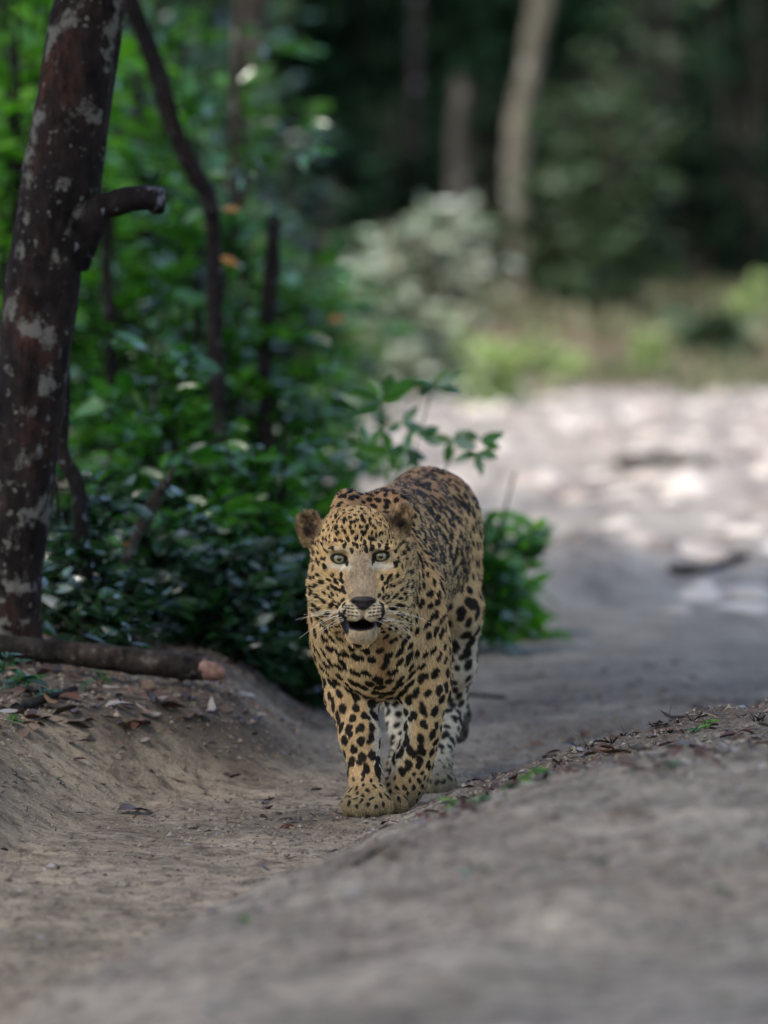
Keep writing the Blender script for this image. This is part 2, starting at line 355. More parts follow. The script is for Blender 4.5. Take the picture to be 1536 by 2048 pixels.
def shrub(name, base, h, spread, n_twig, leaf_len, mat, label, cat, group=None, single=0, per=14, stem=M_BARKD, lean=(0,0), low=.1, seed=1, simple=False, stem_r=.008):
    rng = np.random.default_rng(seed); base = np.array(base, float)
    root = empty(name, base); tag(root, label, cat, group)
    SV, SF, off = [], [], 0; lp, ld = [], []
    nst = max(2, n_twig//8); stems = []
    for s in range(nst):
        a = rng.uniform(0, 6.28); tip = np.array([math.cos(a)*spread*rng.uniform(.1,.6) + lean[0], math.sin(a)*spread*rng.uniform(.1,.6) + lean[1], h*rng.uniform(.65, 1.0)])
        mid = tip*np.array([.35, .35, .5]) + rng.normal(0, .05*h, 3)*np.array([1,1,.3])
        P = np.array([np.array([0,0,-.05])*(1-t)**2 + 2*mid*t*(1-t) + tip*t*t for t in np.linspace(0, 1, 9)]); stems.append(P)
        V, F = tube(P, np.linspace(stem_r, stem_r*.35, 9), 6); SV.append(V); SF += [tuple(i+off for i in f) for f in F]; off += len(V)
    for k in range(n_twig):
        P = stems[k % nst]; t = rng.uniform(low, 1)*8; i = min(int(t), 7); p = P[i] + (P[i+1]-P[i])*(t-i)
        a = rng.uniform(0, 6.28); L = spread*rng.uniform(.35, .85); d = np.array([math.cos(a), math.sin(a), rng.uniform(-.1, .7)]); d /= np.linalg.norm(d)
        TP = np.array([p + d*L*u + np.array([0,0,-.25*L*u*u]) + rng.normal(0, .012, 3) for u in np.linspace(0, 1, 6)])
        V, F = tube(TP, np.linspace(stem_r*.4, stem_r*.15, 6), 4); SV.append(V); SF += [tuple(i+off for i in f) for f in F]; off += len(V)
        for j in range(per):
            u = rng.uniform(.12, 1)*5; i = min(int(u), 4); pp = TP[i] + (TP[i+1]-TP[i])*(u-i)
            sd_ = 1 if j % 2 else -1; side = np.cross(d, [0,0,1])*sd_
            lp.append(pp); ld.append(d*rng.uniform(.2,.9) + side*rng.uniform(.3,1.1) + np.array([0,0,rng.uniform(-.35,.35)]))
    link('stems', mesh_py('stems', np.concatenate(SV), SF, stem), root)
    lp = np.array(lp); ld = np.array(ld); sz = leaf_len*np.clip(np.exp(rng.normal(-.12, .33, len(lp))), .4, 1.7)
    pick = rng.permutation(len(lp))
    for i in pick[:single]:
        leaf_obj(mat, base + lp[i], ld[i], (rng.normal(0,.35), rng.normal(0,.35)-.1, 1), sz[i], root, base)
    rest = pick[single:]
    if len(rest):
        V, F = leaf_cloud(lp[rest], ld[rest], sz[rest], rng, simple)
        o = link('foliage', mesh_np('foliage', V, F, mat), root); o['kind'] = 'stuff'
    return root

# ------------------------------------------------------------------ crown meshes, and unseen trees added to shade the near track
def crown_mesh(name, r, n, leaf_len, mat, seed, clumps=40, flat=.6):
    rng = np.random.default_rng(seed)
    c = norm(rng.normal(0, 1, (clumps, 3)))*(rng.uniform(.25, 1.0, (clumps, 1))**.6)*np.array([r, r, r*flat])
    k = rng.integers(0, clumps, n); off = rng.normal(0, 1, (n, 3))*np.array([r, r, r*.7])*.15
    pos = c[k] + off; d = rng.normal(0, 1, (n, 3)); sz = leaf_len*rng.uniform(.6, 1.3, n)
    V, F = leaf_cloud(pos, d, sz, rng, True, .5, .7)
    return mesh_np(name, V, F, mat)
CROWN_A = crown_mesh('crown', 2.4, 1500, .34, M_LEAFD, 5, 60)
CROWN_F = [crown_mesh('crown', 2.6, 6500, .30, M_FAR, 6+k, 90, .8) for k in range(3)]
def shade_tree(x, y, zt, label, group, mat=M_BARKD, lean=0.0, r=.14, crown=CROWN_A, s=1.0, squash=1.0):
    zb = gz_at(x, y); root = empty('forest_tree', (x, y, zb)); tag(root, label, 'tree', group)
    wood_obj('trunk', [(0,0,-.2), (lean*.3,0,zt*.4), (lean,0,zt)], [r, r*.8, r*.5], mat, root, sides=12, step=.2, seed=int(abs(x*7+y*3)))
    o = link('crown', crown, root); o.location = (lean, 0, zt + .6); o.scale = (s, s, s*squash); o.rotation_euler = (0, 0, random.uniform(0, 6.28)); 
    return root
for i, (x, y, zt, s) in enumerate(((-3.4, 4, 5.6, 1.3), (3.2, 5.5, 5.8, 1.3), (-3.0, 9.5, 5.2, 1.25), (3.0, 11, 5.6, 1.25), (-3.2, 15.0, 5.4, 1.3), (3.3, 16.0, 5.8, 1.2), (-4.6, 22, 5.4, 1.1), (-8.4, 41, 5.2, 1.3))):
    shade_tree(x, y, zt, 'unseen tall forest tree added outside the picture, its crown shading the track', 'unseen shade trees added around the track', lean=(1.7 if x < 0 else -1.6) if y < 18 else .4, s=s)

# ------------------------------------------------------------------ far forest
FAR_TREES = [(-6.5, 80, 'grey_bark'), (-4.6, 84, ''), (-3.0, 79, ''), (-1.6, 86, ''), (-.2, 81, ''), (1.4, 85, ''), (3.1, 80, ''), (4.6, 84, ''), (6.2, 79, ''), (8.2, 83, ''), (-8.6, 82, ''), (10.5, 80, ''), (-11, 80, '')]
def far_tree(i, x, y, lab):
    zb = gz_at(x, y); root = empty('forest_tree', (x, y, zb)); tag(root, lab, 'tree', 'dark trees at the forest edge')
    wood_obj('trunk', [(0,0,-.3), (random.uniform(-.3,.3),0,2.5), (random.uniform(-.5,.5),0,6)], [.15, .12, .08], M_BARKD, root, sides=10, step=.3, seed=i)
    o = link('crown', CROWN_F[i % 3], root); o.location = (0, 0, 2.0); o.scale = (.85, .7, 1.25); o.rotation_euler = (0,0,random.uniform(0,6.28))
    o = link('crown', CROWN_F[(i+1) % 3], root); o.location = (.2, .8, 5.4); o.scale = (1.0, .8, 1.3); o.rotation_euler = (0,0,random.uniform(0,6.28))
for i, (x, y, _) in enumerate(FAR_TREES):
    far_tree(i, x, y, 'dark leafy tree in the blurred forest edge beyond the sand')
rng = np.random.default_rng(77)
n = 26000; p = np.stack([rng.uniform(-26, 26, n), rng.uniform(84, 108, n), np.zeros(n)], 1); p[:,2] = ground(p[:,0], p[:,1], False) + rng.uniform(0, 1, n)**1.3*5.5
V, F = leaf_cloud(p, rng.normal(0,1,(n,3)), rng.uniform(.35,.75,n), rng, True)
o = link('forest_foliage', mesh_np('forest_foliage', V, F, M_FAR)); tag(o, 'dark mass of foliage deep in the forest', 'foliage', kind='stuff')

def far_trunk(label, pts, rad, mat, cat='tree trunk', name='bare_tree', seed=0, seg=None):
    W = [q(*p) for p in pts]; b = W[-1]; zg = gz_at(b[0], b[1])
    if seg is None: W.append(np.array([b[0], b[1], zg - .1])); rad = list(rad) + [rad[-1]*1.15]
    o0 = np.array([W[-1][0], W[-1][1], W[-1][2]])
    o = wood_obj(name, W, rad, mat, origin=o0, sides=14, step=.12, seed=seed); o.location = o0
    tag(o, label, cat); return o
far_trunk('pale slanting tree trunk rising highest in the blurred background', [(1090,-40,70), (1062,130,70), (1035,250,70), (1032,380,70), (1045,520,70)], [.15,.14,.16,.15,.15], M_BARKP, 'tree', 'bare_tree', 1)
far_trunk('thin grey tree trunk behind the dusty pale bush', [(925,150,66), (915,280,66), (918,420,66), (912,540,66)], [.09,.11,.11,.11], M_BARKG, 'tree', 'bare_tree', 2)
far_trunk('short brown trunk at the dark left of the blurred forest', [(660,360,62), (655,450,62), (650,540,62)], [.08,.10,.11], M_BARKG, 'tree', 'bare_tree', 3)
def at_far(px, Y): x = q(px, 500, Y)[0]; return (x, Y, gz_at(x, Y))
shrub('bush', at_far(850, 50), 1.72, .75, 170, .15, M_DUSTY, 'dusty pale grey bush at the centre of the blurred background', 'bush', seed=3, per=13, stem=M_BARKP, stem_r=.03, low=.02)
shrub('bush', at_far(745, 52), 1.45, .5, 90, .15, M_DUSTY, 'slimmer pale bush leaning against the dusty pale bush', 'bush', seed=4, per=13, stem=M_BARKG, stem_r=.025, low=.02)
shrub('bush', at_far(980, 48), .62, .42, 46, .11, M_YELLOW, 'bright yellow-green bush right of the dusty pale bush', 'bush', seed=5, per=12, low=.0)
shrub('bush', at_far(1230, 68), 2.7, .95, 120, .22, M_FARL, 'tall vine-hung green bush right of the pale slanting trunk', 'bush', seed=6, per=14, stem=M_BARKG, stem_r=.05)
shrub('bush', at_far(1120, 70), 1.9, .8, 80, .20, M_FARL, 'mid green bush at the foot of the pale slanting trunk', 'bush', seed=8, per=12, stem=M_BARKG, stem_r=.04)
shrub('bush', at_far(1490, 66), .75, .30, 26, .14, M_YELLOW, 'small bright green sapling at the right end of the grassy slope', 'sapling', seed=9, per=9)
shrub('bush', at_far(1290, 58), .55, .25, 22, .10, M_YELLOW, 'light green weed clump on the grassy slope', 'weed', seed=10, per=9)
shrub('bush', at_far(1110, 57), .50, .4, 30, .10, M_YELLOW, 'low yellow-green weeds at the edge of the bright sand', 'weed', seed=12, per=9)
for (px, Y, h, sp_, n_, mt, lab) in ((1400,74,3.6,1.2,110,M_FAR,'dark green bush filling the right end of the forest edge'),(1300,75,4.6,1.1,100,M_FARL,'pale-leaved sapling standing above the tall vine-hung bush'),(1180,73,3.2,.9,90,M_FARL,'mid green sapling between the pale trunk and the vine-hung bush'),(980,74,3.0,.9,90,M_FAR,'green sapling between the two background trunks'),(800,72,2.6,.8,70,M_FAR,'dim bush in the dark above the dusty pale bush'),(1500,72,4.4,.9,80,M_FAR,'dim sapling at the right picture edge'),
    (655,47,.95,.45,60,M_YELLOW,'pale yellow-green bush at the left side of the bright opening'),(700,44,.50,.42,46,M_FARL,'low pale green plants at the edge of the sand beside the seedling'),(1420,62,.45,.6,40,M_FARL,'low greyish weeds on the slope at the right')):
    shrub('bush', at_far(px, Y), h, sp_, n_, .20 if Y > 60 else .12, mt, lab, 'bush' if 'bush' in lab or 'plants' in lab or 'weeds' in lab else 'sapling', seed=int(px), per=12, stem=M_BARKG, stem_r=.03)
for k, (px, Y, r_) in enumerate(((720,80,.14),(830,78,.10),(1200,79,.12),(1330,77,.09),(1440,80,.15))):
    far_trunk(('dim dark trunk in the forest left of the dusty bush','dim thin trunk above the dusty pale bush','dim trunk behind the vine-hung bush','dim thin trunk near the right of the forest','dim thick trunk at the far right of the forest')[k], [(px+8,-60,Y),(px,200,Y),(px-6,520,Y)], [r_*.8,r_*.9,r_], M_BARKD, 'tree', 'bare_tree', 30+k)
# grass on the slope
n = 26000; x = rng.uniform(-16, 16, n); y = rng.uniform(49, 80, n); kk = vnoise(x*.7, y*.5, None, 90) > -.15 + .9*sstep(59, 49, y); x, y = x[kk], y[kk]; n = len(x)
p = np.stack([x, y, ground(x, y, False) - .01], 1); d = np.stack([rng.normal(0,.35,n), rng.normal(0,.35,n), np.ones(n)], 1)
V, F = leaf_cloud(p, d, rng.uniform(.12,.32,n), rng, True); 
M_GRASS = leaf_mat('grass_blade', [(.10,.115,.06), (.16,.16,.09), (.22,.19,.13), (.10,.12,.055)], rough=.6, trans=.3, spec=.3)
o = link('grass', mesh_np('grass', V, F, M_GRASS)); tag(o, 'pale green grass on the slope between sand and forest', 'grass', kind='stuff')
# ------------------------------------------------------------------ leopard
HEAD_O = q(720, 1115, 11.70)            # between the eyes
def hd(x, y, z): return HEAD_O + np.array([x, y, z])

class Field:
    def __init__(s, xs, ys, zs):
        s.xs, s.ys, s.zs = xs, ys, zs
        s.f = np.full((len(xs), len(ys), len(zs)), 0.2, dtype=np.float32)
    def _sub(s, lo, hi):
        sl = []
        for ax, l, h in ((s.xs, lo[0], hi[0]), (s.ys, lo[1], hi[1]), (s.zs, lo[2], hi[2])):
            a = max(0, np.searchsorted(ax, l) - 1); b = min(len(ax), np.searchsorted(ax, h) + 1)
            sl.append(slice(a, b))
        sl = tuple(sl)
        X = s.xs[sl[0]][:, None, None]; Y = s.ys[sl[1]][None, :, None]; Z = s.zs[sl[2]][None, None, :]
        return sl, X, Y, Z
    def put(s, sl, d, k, sub=False):
        a = s.f[sl]
        if sub:
            d = -d; h = np.maximum(k - np.abs(a - d), 0) / k
            s.f[sl] = np.maximum(a, d) + h*h*k*.25
        else:
            h = np.maximum(k - np.abs(a - d), 0) / k
            s.f[sl] = np.minimum(a, d) - h*h*k*.25
    def ell(s, c, r, k=.03, rot=None, sub=False):
        c = np.array(c, dtype=np.float32); r = np.array(r, dtype=np.float32); m = max(r) + k + .02
        sl, X, Y, Z = s._sub(c - m, c + m)
        X, Y, Z = X - c[0], Y - c[1], Z - c[2]
        if rot is not None:
            M = np.array(Matrix(rot.to_3x3() if hasattr(rot, 'to_3x3') else rot).inverted())
            X, Y, Z = (M[0,0]*X + M[0,1]*Y + M[0,2]*Z, M[1,0]*X + M[1,1]*Y + M[1,2]*Z, M[2,0]*X + M[2,1]*Y + M[2,2]*Z)
        k0 = np.sqrt((X/r[0])**2 + (Y/r[1])**2 + (Z/r[2])**2)
        k1 = np.sqrt((X/r[0]**2)**2 + (Y/r[1]**2)**2 + (Z/r[2]**2)**2) + 1e-6
        s.put(sl, (k0 * (k0 - 1) / k1).astype(np.float32), k, sub)
    def cone(s, a, b, ra, rb, k=.03, flat=None, sub=False):
        """tapered capsule; flat = (sx, sy) widens the section along x / y"""
        a = np.array(a, dtype=np.float32); b = np.array(b, dtype=np.float32)
        fx, fy = flat or (1, 1); mm = (max(ra, rb)) * max(fx, fy) + k + .02
        sl, X, Y, Z = s._sub(np.minimum(a, b) - mm, np.maximum(a, b) + mm)
        d = b - a; L2 = float(d @ d)
        t = np.clip(((X-a[0])*d[0] + (Y-a[1])*d[1] + (Z-a[2])*d[2]) / L2, 0, 1)
        qx, qy, qz = (X - (a[0]+t*d[0]))/fx, (Y - (a[1]+t*d[1]))/fy, Z - (a[2]+t*d[2])
        s.put(sl, (np.sqrt(qx*qx+qy*qy+qz*qz) - (ra + (rb-ra)*t)).astype(np.float32), k, sub)

def surface_nets(xs, ys, zs, f):
    s = f < 0
    nx, ny, nz = f.shape
    c = np.zeros((nx-1, ny-1, nz-1), dtype=np.uint8)
    for dx in (0,1):
        for dy in (0,1):
            for dz in (0,1):
                c += s[dx:nx-1+dx, dy:ny-1+dy, dz:nz-1+dz]
    act = (c > 0) & (c < 8)
    I, J, K = np.nonzero(act)
    idx = np.full(act.shape, -1, dtype=np.int32); idx[I, J, K] = np.arange(len(I))
    acc = np.zeros((len(I), 3)); cnt = np.zeros(len(I))
    corners = [(a, b, d) for a in (0,1) for b in (0,1) for d in (0,1)]
    for p in corners:
        for ax in range(3):
            if p[ax] == 1: continue
            r = list(p); r[ax] = 1
            fa = f[I+p[0], J+p[1], K+p[2]]; fb = f[I+r[0], J+r[1], K+r[2]]
            m = (fa < 0) != (fb < 0)
            t = np.where(m, fa / np.where(m, fa - fb, 1), 0)
            pa = np.stack([xs[I+p[0]], ys[J+p[1]], zs[K+p[2]]], 1); pb = np.stack([xs[I+r[0]], ys[J+r[1]], zs[K+r[2]]], 1)
            acc += np.where(m[:, None], pa + (pb - pa) * t[:, None], 0); cnt += m
    V = acc / cnt[:, None]
    Fs = []
    a, b = s[:-1, 1:-1, 1:-1], s[1:, 1:-1, 1:-1]; i, j, k = np.nonzero(a != b); fl = a[i, j, k]; j += 1; k += 1
    Q = np.stack([idx[i, j-1, k-1], idx[i, j, k-1], idx[i, j, k], idx[i, j-1, k]], 1); Fs.append(np.where(fl[:, None], Q, Q[:, ::-1]))
    a, b = s[1:-1, :-1, 1:-1], s[1:-1, 1:, 1:-1]; i, j, k = np.nonzero(a != b); fl = a[i, j, k]; i += 1; k += 1
    Q = np.stack([idx[i-1, j, k-1], idx[i-1, j, k], idx[i, j, k], idx[i, j, k-1]], 1); Fs.append(np.where(fl[:, None], Q, Q[:, ::-1]))
    a, b = s[1:-1, 1:-1, :-1], s[1:-1, 1:-1, 1:]; i, j, k = np.nonzero(a != b); fl = a[i, j, k]; i += 1; j += 1
    Q = np.stack([idx[i-1, j-1, k], idx[i, j-1, k], idx[i, j, k], idx[i-1, j, k]], 1); Fs.append(np.where(fl[:, None], Q, Q[:, ::-1]))
    return V, np.concatenate(Fs)

EYE_L = (-.043, .010, -.002); EYE_R = (.043, .010, .003)
def leopard_field():
    h = HEAD_O
    xs = axis_steps([(-.215, h[0]-.115, .005), (h[0]-.115, h[0]+.11, .0022), (h[0]+.11, .30, .005)])
    ys = axis_steps([(11.58, 11.76, .0024), (11.76, 11.86, .004), (11.86, 12.2, .006), (12.2, 13.2, .008)])
    zs = axis_steps([(-.03, .06, .0035), (.06, h[2]-.18, .005), (h[2]-.18, h[2]+.04, .0022), (h[2]+.04, .76, .004)])
    F = Field(xs, ys, zs)
    E, C = F.ell, F.cone
    # trunk
    E(q(757, 1215, 12.13), (.112, .20, .165), .05)            # rib cage and shoulders
    E(q(760, 1300, 12.06), (.095, .13, .100), .06)            # brisket
    E(q(788, 1160, 12.38), (.120, .30, .165), .06)            # barrel
    E(q(835, 1110, 12.66), (.118, .24, .150), .06)            # loins
    E(q(860, 1035, 12.86), (.106, .17, .105), .06)            # croup
    C(q(752, 1045, 12.15), q(848, 1000, 12.82), .060, .050, .06)   # spine
    E(q(695, 1035, 12.12), (.033, .08, .060), .035)            # left shoulder blade
    E(q(795, 1045, 12.14), (.040, .08, .060), .05)
    C(q(733, 1120, 11.92), q(745, 1150, 12.12), .095, .125, .06)   # neck
    C(q(726, 1190, 11.90), q(748, 1270, 12.08), .080, .105, .06)   # throat
    E(q(672, 1235, 12.06), (.052, .09, .115), .04)            # shoulders
    E(q(840, 1235, 12.08), (.056, .10, .125), .04)
    # front leg carrying the weight
    C(q(686, 1290, 12.10), q(703, 1385, 12.10), .062, .052, .03)
    C(q(703, 1385, 12.10), q(720, 1475, 12.04), .051, .038, .03)
    C(q(720, 1475, 12.04), q(731, 1560, 12.02), .038, .0315, .02)
    C(q(731, 1560, 12.02), q(734, 1600, 11.99), .0315, .036, .02)
    # front leg swinging across
    C(q(838, 1290, 12.08), q(851, 1375, 12.06), .062, .047, .03)
    C(q(851, 1375, 12.06), q(845, 1455, 12.06), .046, .0385, .03)
    C(q(846, 1455, 12.06), q(827, 1522, 12.09), .0375, .042, .010)
    C(q(827, 1522, 12.09), q(808, 1578, 12.10), .042, .041, .010)
    # paws: instep and four toes
    def paw(px, py, Y, yaw=0, w=1.0, spread=1.0):
        c = q(px, py, Y); a = R(yaw)
        rot = Matrix.Rotation(a, 3, 'Z')
        E(c + np.array([0, .026, .012]), (.045*w, .048, .034), .014, rot)
        for i, (tx, ty, r) in enumerate(((-.035, -.004, .0190), (-.0125, -.021, .0205), (.0130, -.021, .0200), (.035, -.004, .0190))):
            v = Vector((tx*w*spread, ty, -.001)); v.rotate(rot)
            E(c + np.array(v), (r*w*.95, r*1.25, r*1.15), .009, rot)
    paw(734, 1612, 11.97, 3, 1.10)
    paw(781, 1603, 12.07, -62, 1.08)
    # hind legs
    C(q(899, 1060, 12.86), q(913, 1215, 12.68), .070, .060, .05, flat=(.80, 1.25))
    E(q(903, 1110, 12.82), (.050, .13, .145), .05)
    C(q(918, 1215, 12.68), q(914, 1330, 12.74), .050, .036, .04)
    C(q(914, 1330, 12.74), q(905, 1410, 12.82), .036, .028, .03)
    C(q(903, 1410, 12.82), q(880, 1535, 12.62), .028, .025, .02)
    paw(874, 1566, 12.55, 0, .78)
    E(q(812, 1150, 12.84), (.050, .12, .140), .05)
    C(q(800, 1200, 12.78), q(782, 1330, 12.80), .058, .036, .05)
    C(q(782, 1330, 12.80), q(786, 1400, 12.98), .033, .027, .03)
    C(q(786, 1400, 12.98), q(806, 1500, 12.86), .026, .024, .02)
    paw(812, 1530, 12.80, 0, .90)
    # tail hangs behind the far hind leg and curls up at its tip
    pts = [(868, 1060, 13.0), (905, 1200, 13.06), (912, 1330, 13.08), (908, 1440, 13.05), (915, 1465, 13.02), (921, 1430, 12.99), (920, 1418, 12.98)]
    for i in range(len(pts)-1):
        r0 = .024 - i*.0004
        C(q(*pts[i]), q(*pts[i+1]), r0, r0 - .0015, .012)
    # ---- head
    def HE(x, y, z, r, k=.02, rot=None, sub=False): E(hd(x, y, z), r, k, rot, sub)
    HE(-.008, .088, .022, (.080, .095, .078), .03)
    HE(-.060, .062, -.045, (.042, .060, .066), .03)
    HE(.050, .062, -.045, (.042, .060, .066), .03)
    HE(0, .045, -.095, (.062, .070, .050), .03)
    HE(-.060, .075, -.092, (.040, .055, .052), .03); HE(.058, .075, -.092, (.040, .055, .052), .03)
    HE(-.004, .020, .036, (.048, .034, .044), .03)
    C(hd(-.002, .004, .012), hd(.002, -.012, -.025), .029, .029, .02)
    C(hd(.002, -.012, -.025), hd(.006, -.040, -.073), .030, .0235, .015, flat=(1.12, 1))
    HE(.005, -.008, -.092, (.042, .048, .034), .02)
    for sgn in (-1, 1):
        HE(.0065 + sgn*.0250, -.034, -.1065, (.0250, .029, .0205), .008, Matrix.Rotation(sgn*.30, 3, 'Y'))
        HE(sgn*.042, -.006, .0200, (.027, .018, .0100), .012, Matrix.Rotation(sgn*.12, 3, 'Y'))
        HE(sgn*.056, .018, -.030, (.024, .026, .020), .02)
        HE(sgn*.036, .000, -.062, (.022, .030, .034), .02)
    HE(.002, -.014, -.1555, (.0240, .027, .0175), .010)         # chin
    C(hd(.002, -.002, -.150), hd(0, .06, -.120), .033, .052, .02)
    # eyes: socket, lids, almond opening
    for (ex, ey, ez) in (EYE_L, EYE_R):
        HE(ex, ey-.021, ez, (.0195, .014, .0135), .010, sub=True)
        HE(ex, ey, ez, (.0200, .0200, .0200), .004)
        c = hd(ex, ey, ez)
        sl, X, Y, Z = F._sub(c - .024, c + .024)
        X = X - c[0]; Y = Y - c[1]; Z = Z - c[2]
        tilt = .16 * (1 if ex > 0 else -1); X, Z = X*math.cos(tilt)+Z*math.sin(tilt), -X*math.sin(tilt)+Z*math.cos(tilt)
        d = np.maximum(np.sqrt(X*X + (Z+.0060)**2) - .0152, np.sqrt(X*X + (Z-.0060)**2) - .0150)
        d = np.maximum(np.maximum(d, Y + .002), Z - .0058)
        F.put(sl, d.astype(np.float32) + np.zeros(F.f[sl].shape, np.float32), .002, sub=True)
    # nose leather, nostrils, mouth
    HE(.007, -.0565, -.0845, (.0270, .013, .0095), .006)
    HE(.007, -.0570, -.0965, (.0145, .011, .0100), .006)
    for sgn in (-1, 1):
        HE(.007 + sgn*.0190, -.068, -.0900, (.0060, .010, .0032), .003, Matrix.Rotation(sgn*.5, 3, 'Y'), sub=True)
    HE(.0068, -.066, -.1150, (.0020, .014, .014), .005, sub=True)   # split lip
    HE(.0035, -.040, -.1350, (.0270, .040, .0095), .005, sub=True)
    HE(.0035, .000, -.1340, (.0220, .036, .0095), .005, sub=True)
    for sgn in (-1, 1):                                        # lips hang over the opening
        HE(.0068 + sgn*.0165, -.046, -.1125, (.0165, .018, .0155), .003, Matrix.Rotation(sgn*.35, 3, 'Y'))
        HE(.0065 + sgn*.0330, -.030, -.1150, (.0120, .022, .0155), .004, Matrix.Rotation(sgn*.35, 3, 'Y'))
    # ears
    for sgn, c, tilt in ((-1, hd(-.103, .105, .060), -.75), (1, hd(.081, .108, .073), .72)):
        rot = Matrix.Rotation(tilt, 3, 'Y') @ Matrix.Rotation(-sgn*.35, 3, 'Z')
        E(c, (.0250, .016, .0275) if sgn < 0 else (.0205, .016, .0310), .012, rot)
        off = Vector((sgn*.001, -.014, .001)); off.rotate(rot)
        E(c + np.array(off), (.0205, .0235, .0225) if sgn < 0 else (.0160, .0235, .0250), .003, rot, sub=True)
        C(c - np.array([sgn*.008, 0, .022]), hd(sgn*.058, .10, .028), .022, .030, .02)
    return F

fld = leopard_field()
LV, LF = surface_nets(fld.xs, fld.ys, fld.zs, fld.f)
# light smoothing of the grid steps
def vert_normals(V, F):
    a, b, c, d = V[F[:,0]], V[F[:,1]], V[F[:,2]], V[F[:,3]]
    n = np.cross(c - a, d - b)
    N = np.zeros_like(V)
    for i in range(4):
        for ax in range(3): N[:, ax] += np.bincount(F[:, i], n[:, ax], len(V))
    return norm(N)
def lap(V, F, w):
    S = np.zeros_like(V); cnt = np.zeros(len(V))
    for i in range(4):
        j = F[:, (i+1) % 4]
        for ax in range(3): S[:, ax] += np.bincount(F[:, i], V[j, ax], len(V)) + np.bincount(j, V[F[:, i], ax], len(V))
        cnt += np.bincount(F[:, i], minlength=len(V)) + np.bincount(j, minlength=len(V))
    return V + (S / np.maximum(cnt, 1)[:, None] - V) * w
fld = None
for _ in range(2):
    LV = lap(LV, LF, .5); LV = lap(LV, LF, -.45)
# small muscle and loose-skin relief
LN = vert_normals(LV, LF)
HL = LV - HEAD_O
headw = sstep(12.02, 11.90, LV[:, 1]) * sstep(.36, .41, LV[:, 2])
LV = LV + LN * (fbm(LV[:,0]*14, LV[:,1]*9, LV[:,2]*9, 3, 3) * .0035 * (1-headw))[:, None]
LN = vert_normals(LV, LF)

# ---- coat, evaluated at any point with its normal and the lie of the fur
NOSE = hd(.007, -.055, -.088)
def is_leg(P): return P[:, 2] < .27 + 0 * P[:, 0]
def flow(P, N):
    f = np.stack([.05 + 0*P[:,0], 1.0 + 0*P[:,0], -.45 + 0*P[:,0]], 1)
    # chest and throat run down
    front = sstep(12.10, 11.98, P[:, 1])[:, None]; f = f*(1-front) + np.array([0, .2, -1.0])*front
    leg = sstep(.34, .26, P[:, 2])[:, None]; f = f*(1-leg) + np.array([0, .15, -1.0])*leg
    hip = (sstep(12.55, 12.7, P[:,1]) * sstep(.62, .5, P[:,2]))[:, None]; f = f*(1-hip) + np.array([0, .4, -1.0])*hip
    hw = (sstep(11.96, 11.88, P[:,1]) * sstep(.36, .40, P[:,2]))[:, None]
    rad = norm(P - NOSE + np.array([0, -.02, 0])); f = f*(1-hw) + rad*hw
    f = f - N * np.sum(f*N, 1, keepdims=True)
    return norm(f)

def head_mask(P): return sstep(11.97, 11.90, P[:,1]) * sstep(.375, .40, P[:,2])

# -- spots: centres thrown on the surface, spaced by region
def region_params(P, N):
    """spacing, half length, half width, rosette amount"""
    n = len(P)
    sp = np.full(n, .0232); a = np.full(n, .0108); b = np.full(n, .0076); ros = np.zeros(n)
    H = P - HEAD_O; hm = head_mask(P) > .5
    body = (P[:,1] > 12.12) & (P[:,2] > .30)
    sp[body] = .0300; a[body] = .0112; b[body] = .0076; ros[body] = 1
    hip = (P[:,1] > 12.60) & (P[:,2] > .25) & (P[:,2] < .60)
    sp[hip] = .0265; a[hip] = .0110; b[hip] = .0085; ros[hip] = 0
    up = (P[:,1] < 12.12) & (P[:,2] > .50) & ~hm
    sp[up] = .0185; a[up] = .0096; b[up] = .0064
    leg = (P[:,2] < .30)
    sp[leg] = .0220; a[leg] = .0116; b[leg] = .0086
    hleg = (P[:,1] > 12.4) & (P[:,2] < .42)
    sp[hleg] = .0300; a[hleg] = .0155; b[hleg] = .0108; ros[hleg] = 0
    shank = (P[:,1] > 12.4) & (P[:,2] < .27); sp[shank] = .0215; a[shank] = .0100; b[shank] = .0085
    low = P[:,2] < .09
    sp[low] = .0150; a[low] = .0056; b[low] = .0040
    sp[hm] = .0130; a[hm] = .0056; b[hm] = .0038; ros[hm] = 0
    ck = hm & (H[:,2] < .01)
    sp[ck] = .0140; a[ck] = .0064; b[ck] = .0044
    return sp, a, b, ros
def no_spots(P):
    """1 where the face carries no random spots"""
    H = P - HEAD_O; x, y, z = H[:,0], H[:,1], H[:,2]; hm = head_mask(P) > .5
    m = np.zeros(len(P), bool)
    m |= hm & (np.abs(x - .004) < .035) & (z < .014) & (z > -.18) & (y < .03)          # bridge, muzzle
    for ex in (-.043, .043):
        m |= hm & ((((x-ex)/.030)**2 + ((z+.006)/.026)**2) < 1) & (y < .05)             # round the eyes
    for c in (hd(-.105, .10, .062), hd(.086, .10, .072)):
        m |= (np.linalg.norm(P - c, axis=1) < .042)                                     # ears
    m |= P[:,2] < .028
    return m

